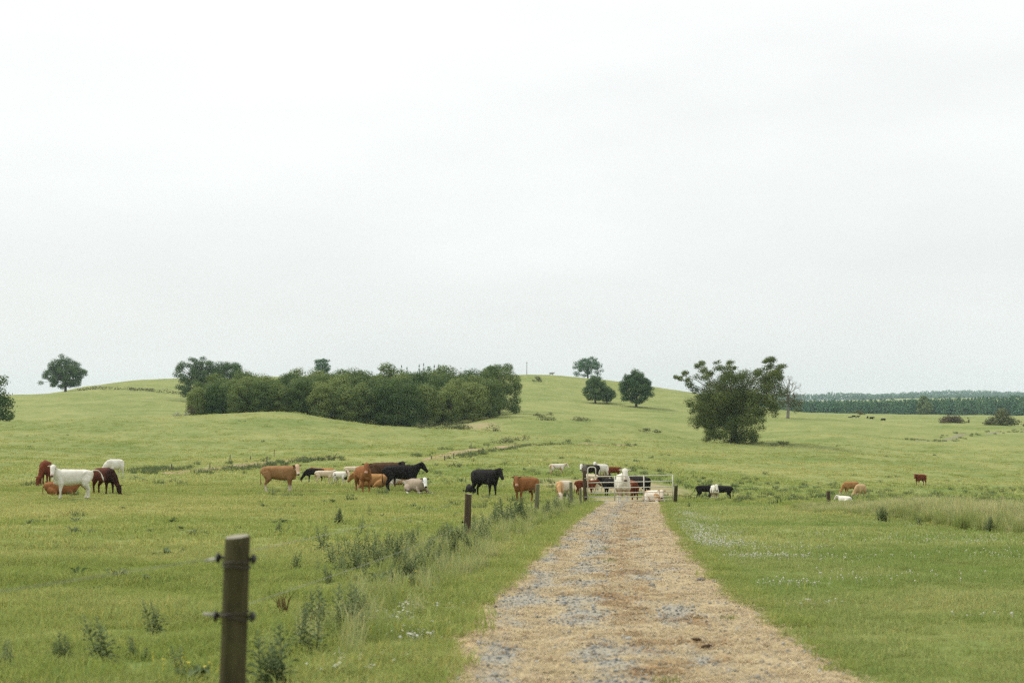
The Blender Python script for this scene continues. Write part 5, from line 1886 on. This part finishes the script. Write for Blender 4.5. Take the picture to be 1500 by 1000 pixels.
    COL.objects.link(ob)
    m1 = ob.modifiers.new('r', 'REMESH'); m1.mode = 'VOXEL'; m1.voxel_size = voxel
    m2 = ob.modifiers.new('s', 'SMOOTH'); m2.factor = .5; m2.iterations = 3
    dg = bpy.context.evaluated_depsgraph_get()
    ev = ob.evaluated_get(dg)
    me = bpy.data.meshes.new_from_object(ev, depsgraph=dg)
    bpy.data.objects.remove(ob)
    me.name = 'cow_body'
    n = len(me.vertices)
    V = np.empty(n * 3, np.float32); me.vertices.foreach_get('co', V); V = V.reshape(-1, 3)
    rel = V - hp0
    f, u, l = rel @ hd, rel @ hu, rel @ lh
    head = (sstep(-.14, -.05, f) * (np.abs(l) < .135) * (np.abs(u) < .19)).astype(float) * (np.linalg.norm(rel, axis=1) < .75)
    if graze or True:
        head = head * sstep(.24, .14, np.abs(u))
    muz = head * sstep(.36, .43, f / hs)
    nose = head * sstep(.455, .475, f / hs)
    ear = ((np.abs(l) > .115) & (np.abs(l) < .36) & (np.abs(f) < .15) & (np.abs(u) < .17)).astype(float)
    eye = np.zeros(n)
    for s in (-1, 1):
        c = P(.15, .045) + lh * s * .118
        eye = np.maximum(eye, sstep(.044, .026, np.linalg.norm(V - c, axis=1)))
    sock = sstep(.46, .26, V[:, 2]) * (0 if lie else 1)
    if lie:
        sock = sstep(.16, .08, V[:, 2]) * (np.abs(V[:, 1]) > .2)
    hoof = sstep(.065, .045, V[:, 2]) * (0 if lie else 1)
    belly = sstep(.78, .60, V[:, 2] - dz) * (V[:, 2] - dz > .4) * (head < .2)
    front = sstep(.25, .75, V[:, 0]) * (head < .3)
    tailm = (np.linalg.norm(V - tip, axis=1) < .2).astype(float)
    for nm, arr in (('marks', np.stack([head, muz, ear, sock], 1)), ('marks_more', np.stack([eye, hoof, belly, front], 1)), ('marks_nose', np.stack([nose, tailm, nose, nose], 1))):
        at_ = me.attributes.new(nm, 'FLOAT_COLOR', 'POINT')
        at_.data.foreach_set('color', arr.astype(np.float32).ravel())
    me.polygons.foreach_set('use_smooth', np.ones(len(me.polygons), bool))
    me.materials.clear()
    me.materials.append(None)
    COWS[key] = me
    return me


def coat(name, base, var, face=None, muzzle=None, ear=None, sock=None, belly=None, front=None, patch=None, pf=0.0, nose=(0.16, 0.10, 0.085), pscale=1.6, facef=1.0):
    m, t, out = new_mat(name)
    b = NB(t)
    tcn = b.n('ShaderNodeTexCoord')
    oi = b.n('ShaderNodeObjectInfo')
    pv = b.n('ShaderNodeVectorMath', operation='ADD')
    b.l(tcn.outputs['Object'], pv.inputs[0])
    sc = b.n('ShaderNodeVectorMath', operation='SCALE'); sc.inputs[0].default_value = (7, 3, 5)
    b.l(oi.outputs['Random'], sc.inputs['Scale']); b.l(sc.outputs[0], pv.inputs[1])
    n = b.noise(3.0, 5, pv.outputs[0], .6)
    fine = b.noise(38, 3, tcn.outputs['Object'], .6)
    c = b.mix(b.ramp(n, .35, .65), base, var)
    mk, mm, mn = b.attr('marks'), b.attr('marks_more'), b.attr('marks_nose')
    s1, s2, s3 = b.n('ShaderNodeSeparateColor'), b.n('ShaderNodeSeparateColor'), b.n('ShaderNodeSeparateColor')
    b.l(mk.outputs['Color'], s1.inputs[0]); b.l(mm.outputs['Color'], s2.inputs[0]); b.l(mn.outputs['Color'], s3.inputs[0])
    if patch is not None:
        pn = b.noise(pscale, 2, pv.outputs[0], .5, .6)
        c = b.mix(b.ramp(pn, .62 - pf * .3, .66 - pf * .3), c, patch)
    if front is not None: c = b.mix(b.math('MULTIPLY', mm.outputs['Alpha'], 1.0), c, front)
    if belly is not None: c = b.mix(s2.outputs['Blue'], c, belly)
    if sock is not None: c = b.mix(mk.outputs['Alpha'], c, sock)
    if face is not None: c = b.mix(b.math('MULTIPLY', s1.outputs['Red'], facef), c, face)
    if muzzle is not None: c = b.mix(s1.outputs['Green'], c, muzzle)
    if ear is not None: c = b.mix(s1.outputs['Blue'], c, ear)
    c = b.mix(s3.outputs['Red'], c, nose)
    c = b.mix(s2.outputs['Green'], c, (0.06, 0.05, 0.045))
    c = b.mix(s2.outputs['Red'], c, (0.015, 0.012, 0.01))
    c = b.mix(b.ramp(fine, .3, .75, 0, .3), c, b.mix(1.0, c, (.72, .70, .68), 'MULTIPLY'))
    b.l(b.bsdf(c, .8, .07, b.bump(fine, .3, .012)), out.inputs['Surface'])
    return m


WHT, CRM, TAN, GLD = (.66, .635, .57), (.60, .53, .40), (.47, .295, .14), (.34, .165, .062)
CO = {
    'white': coat('coat_white', (.70, .68, .61), (.58, .55, .47), muzzle=(.52, .40, .34), ear=(.58, .53, .44)),
    'cream': coat('coat_cream', (.62, .53, .40), (.53, .43, .30), face=(.62, .52, .40), muzzle=(.50, .36, .28), ear=(.36, .25, .16)),
    'golden': coat('coat_golden', (.225, .118, .047), (.30, .17, .078), face=(.52, .36, .24), muzzle=(.62, .52, .44), ear=(.10, .05, .03), sock=(.58, .50, .42), belly=(.25, .13, .06)),
    'orange': coat('coat_orange', (.195, .078, .026), (.26, .115, .042), face=(.22, .09, .042), facef=.6, muzzle=(.48, .28, .19), ear=(.10, .045, .03), nose=(.32, .17, .12)),
    'red': coat('coat_red', (.105, .027, .012), (.155, .043, .018), muzzle=(.10, .035, .02), ear=(.10, .03, .02)),
    'dark_red': coat('coat_dark_red', (.055, .017, .010), (.11, .031, .014), front=(.028, .011, .008), ear=(.05, .02, .013), face=(.03, .014, .01)),
    'black': coat('coat_black', (.012, .011, .011), (.020, .018, .017), nose=(.02, .018, .018)),
    'black_white_muzzle': coat('coat_black_muzzle', (.012, .011, .011), (.022, .019, .017), nose=(.02, .018, .018)),
    'black_white_face': coat('coat_black_white_face', (.014, .012, .012), (.03, .022, .018), face=(.66, .63, .58), front=(.20, .18, .16)),
    'brown_black': coat('coat_brown_black', (.062, .034, .019), (.09, .052, .03), belly=(.02, .016, .013), face=(.03, .022, .017), ear=(.012, .01, .01)),
    'white_spot': coat('coat_white_spotted', (.66, .64, .56), (.54, .51, .44), patch=(.03, .026, .023), pf=.12, pscale=2.6, face=(.56, .42, .31), ear=(.03, .025, .02), nose=(.03, .025, .025)),
    'tan_white': coat('coat_tan_white', (.64, .57, .46), (.56, .48, .37), front=(.50, .30, .145), face=(.62, .53, .42), sock=(.62, .58, .52)),
    'grey_white_face': coat('coat_grey_white_face', (.36, .30, .225), (.27, .215, .155), face=(.74, .73, .70), ear=(.05, .04, .035), sock=(.66, .64, .60), nose=(.05, .04, .04), belly=(.09, .07, .055)),
    'golden_tan': coat('coat_golden_tan', (.37, .205, .078), (.28, .135, .048), sock=(.5, .42, .32)),
    'white_tan_patch': coat('coat_white_tan', (.68, .64, .55), (.58, .52, .43), patch=(.46, .27, .13), pf=.3, pscale=1.7, face=(.66, .57, .46), ear=(.32, .17, .09), nose=(.10, .07, .06)),
    'pale_tan': coat('coat_pale_tan', (.50, .36, .20), (.42, .27, .13), sock=(.62, .55, .45)),
    'grey': coat('coat_grey', (.22, .22, .22), (.30, .30, .29)),
    'white_black_nose': coat('coat_white_brisket', (.70, .68, .60), (.58, .55, .46), muzzle=(.50, .42, .35), nose=(.12, .08, .07), belly=(.40, .31, .20)),
}
CG = 'cattle spread over the pasture'


def cow(px, d, yaw, pose, ct, s, label, hy=0, tail='down', step=0, hp=None, calf=False, cat=None, vox=.026, sink=0.0):
    me = cow_mesh(pose, hy, tail, step, hp, vox, calf)
    p = at(px, d)
    o = bpy.data.objects.new('calf' if 'calf' in label else 'cow', me)
    o.location = p - Vector((0, 0, sink + .025))
    o.rotation_euler = (0, 0, R(yaw))
    o.scale = (s * .94, s, s)
    o.material_slots[0].link = 'OBJECT'
    o.material_slots[0].material = CO[ct]
    link(o)
    return tag(o, label, 'calf' if 'calf' in label else 'cow', CG)


# far left group
cow(109, 63, 204, 'stand', 'white', 0.95, 'white cow standing side-on with its tail swung out, head turned to the viewer', 74, 'swing', 0.3, hp=.10)
cow(93, 66, 10, 'lie', 'orange', 0.82, 'orange brown cow lying half hidden behind the legs of the white cow', 30)
cow(69, 78, -78, 'graze', 'red', 1.0, 'red brown cow grazing head-on at the far left of the herd', -25)
cow(155, 67.5, -42, 'graze', 'dark_red', 0.93, 'dark red cow grazing just right of the tail of the white cow', 8, 'down', .5)
cow(170, 92, -112, 'graze', 'white', 0.9, 'white cow grazing farther back behind the dark red cow', -30)
# middle group
cow(411, 73, 2, 'stand', 'golden', 1.0, 'golden brown cow standing side-on with white socks, looking at the viewer', -70, 'down', .35)
cow(462, 86, 190, 'graze', 'black', 0.62, 'black calf grazing to the left behind the golden cow', 0, calf=True)
cow(476, 92, 160, 'lie', 'golden_tan', .8, 'orange brown animal of which only the back shows behind the cream calf', 40)
cow(476, 84, 8, 'stand', 'cream', 0.58, 'cream calf standing side-on between the black calf and the spotted calf', 15, step=.4, calf=True)
cow(500, 82, -38, 'stand', 'white_spot', 0.62, 'white calf with black spots and tan head turned to the viewer', -20, calf=True)
cow(516, 98, 10, 'stand', 'cream', 0.55, 'pale calf partly hidden behind the orange brown cow that faces the viewer', 0, calf=True)
cow(533, 72, -68, 'stand', 'orange', 1.0, 'orange brown cow standing almost head-on beside the dark brown cow', -22, step=.3, hp=.06)
cow(565, 78.5, 2, 'stand', 'brown_black', 1.0, 'dark brown cow standing behind the black cow, head turned to the viewer', -60)
cow(546, 75.5, 170, 'lie', 'golden_tan', .95, 'golden tan cow lying between the orange brown cow and the black cow')
cow(588, 73.5, 3, 'stand', 'black', 0.98, 'black cow standing in profile, its head raised to the right', 0, step=.5, hp=.06)
cow(580, 80, 5, 'lie', 'white_tan_patch', .85, 'pale lying calf seen under the belly of the black cow in profile', 25)
cow(611, 70, -55, 'lie', 'grey_white_face', 0.86, 'fawn cow with white face lying in front of the black cow, one foreleg stretched out', -20, step=1)
# centre
cow(711, 68.5, -46, 'stand', 'black', 0.98, 'black cow standing alone in the centre, turned three-quarters to the right', -12, step=.4)
cow(689, 73, 110, 'lie', 'black', .5, 'small black calf curled up behind the hind legs of the lone black cow', -40)
cow(770, 62, 226, 'stand', 'orange', 0.82, 'bright orange brown cow behind the mossy leaning post, facing the viewer', 48, step=.3)
cow(816, 104, 10, 'stand', 'white_tan_patch', 0.62, 'small white calf alone in the pasture, left above the gate', -20, calf=True)
cow(826, 66, 236, 'graze', 'tan_white', 0.68, 'tan shouldered white cow left of the gate post, with lowered head', 55, hp=None)
# at the gate
cow(857, 69, 8, 'stand', 'red', 0.56, 'red brown calf standing across behind the dark gate post', 10, step=.4, calf=True)
cow(864, 95, 200, 'stand', 'black_white_face', 0.74, 'black cow with white face looking over from behind the raised end of the gate', 55)
cow(866, 90, 160, 'stand', 'cream', 0.46, 'whitish calf seen inside the raised loop of the gate', -35, calf=True)
cow(880, 97, 228, 'stand', 'white', 0.76, 'white cow behind the gate with raised head, left of the red cow', 25, hp=.1)
cow(898, 99, 185, 'graze', 'red', 0.56, 'red cow standing side-on farthest behind the gate', 20)
cow(882, 93, 5, 'lie', 'brown_black', 0.45, 'dark brown animal lying under the red and white cows behind the gate', 0)
cow(870, 75, -100, 'stand', 'tan_white', 0.6, 'tan headed calf behind the left half of the gate', -10, calf=True)
cow(884, 77, -62, 'stand', 'white', 0.6, 'white calf beside the tan headed calf behind the gate', -15, calf=True)
cow(897, 69.5, 150, 'stand', 'black', 0.66, 'black calf partly hidden behind the left flank of the white cow at the gate', 20)
cow(912, 62.3, -90, 'stand', 'white_black_nose', 1.0, 'white cow standing head-on right behind the gate, looking over it', 0, step=.2, hp=.10)
cow(925, 65, 100, 'stand', 'red', 0.68, 'red brown calf squeezed between the white cow and the black rump at the gate', 10, calf=True)
cow(935, 68.5, 135, 'stand', 'black', 0.74, 'black calf with its rump towards the viewer behind the right half of the gate', 20)
cow(957, 63.8, -58, 'lie', 'white_tan_patch', 0.7, 'white and tan cow lying behind the latch end of the gate', -35)
# right of the gate
cow(1032, 79.5, 10, 'stand', 'black', 0.6, 'black calf with its tail held out, left of the white faced calf', 5, 'out', .4, calf=True)
cow(1045.5, 78, -90, 'stand', 'white_black_nose', 0.63, 'white calf facing the viewer between two black calves', 0, calf=True)
cow(1057, 78.5, 160, 'graze', 'black', 0.6, 'black calf standing right of the white faced calf, rump to the right', 25, step=.4, calf=True)
cow(1244, 104, 205, 'graze', 'golden_tan', 0.74, 'golden cow grazing left beyond the tall grass on the right', 0)
cow(1258, 99, 232, 'graze', 'pale_tan', 0.74, 'pale tan cow standing beside the golden grazing cow', -25)
cow(1235, 67, 118, 'lie', 'white', .44, 'white cow lying in the tall grass below the golden grazing cow', 30)
cow(1346, 138, 215, 'stand', 'red', .82, 'red brown cow standing alone in the right hollow', 20)
for i, (px, d, yaw, s, lb) in enumerate(((1244, 425, 10, .8, 'leftmost of the tiny black cattle on the far meadow'), (1250, 418, 180, .85, 'second tiny black animal from the left on the far meadow'), (1256, 412, 0, .7, 'smallest tiny black animal on the far meadow'),
                                        (1270, 418, 90, .9, 'tiny black animal left of the biggest one on the far meadow'), (1276, 420, 20, 1.05, 'biggest of the tiny black cattle on the far meadow'), (1293, 422, 190, 1.05, 'rightmost of the tiny black cattle on the far meadow'))):
    c = cow(px, d, yaw, 'graze' if i % 2 else 'stand', 'black', s * .72, lb, 0)
    c['group'] = 'tiny black cattle on the far meadow'
cow(808, 583, 15, 'stand', 'grey', 1.0, 'pale grey animal on the hill skyline right of the scruffy bush', 0)

# ------------------------------------------------------------------ air
def haze():
    mb = MB()
    zmin = float(min(Zg.min(), -8)) - 1.0
    zmax = 175.0
    mb.box((0, 2110, (zmin + zmax) / 2), (3720, 2190, (zmax - zmin) / 2))
    m, t, out = new_mat('haze_air')
    v = t.nodes.new('ShaderNodeVolumePrincipled')
    v.inputs['Color'].default_value = (0.72, 0.95, 0.97, 1)
    v.inputs['Density'].default_value = 0.000100
    v.inputs['Anisotropy'].default_value = 0.0
    t.links.new(v.outputs[0], out.inputs['Volume'])
    tag(obj('haze', mb.mesh('haze', m)), kind='stuff')


haze()
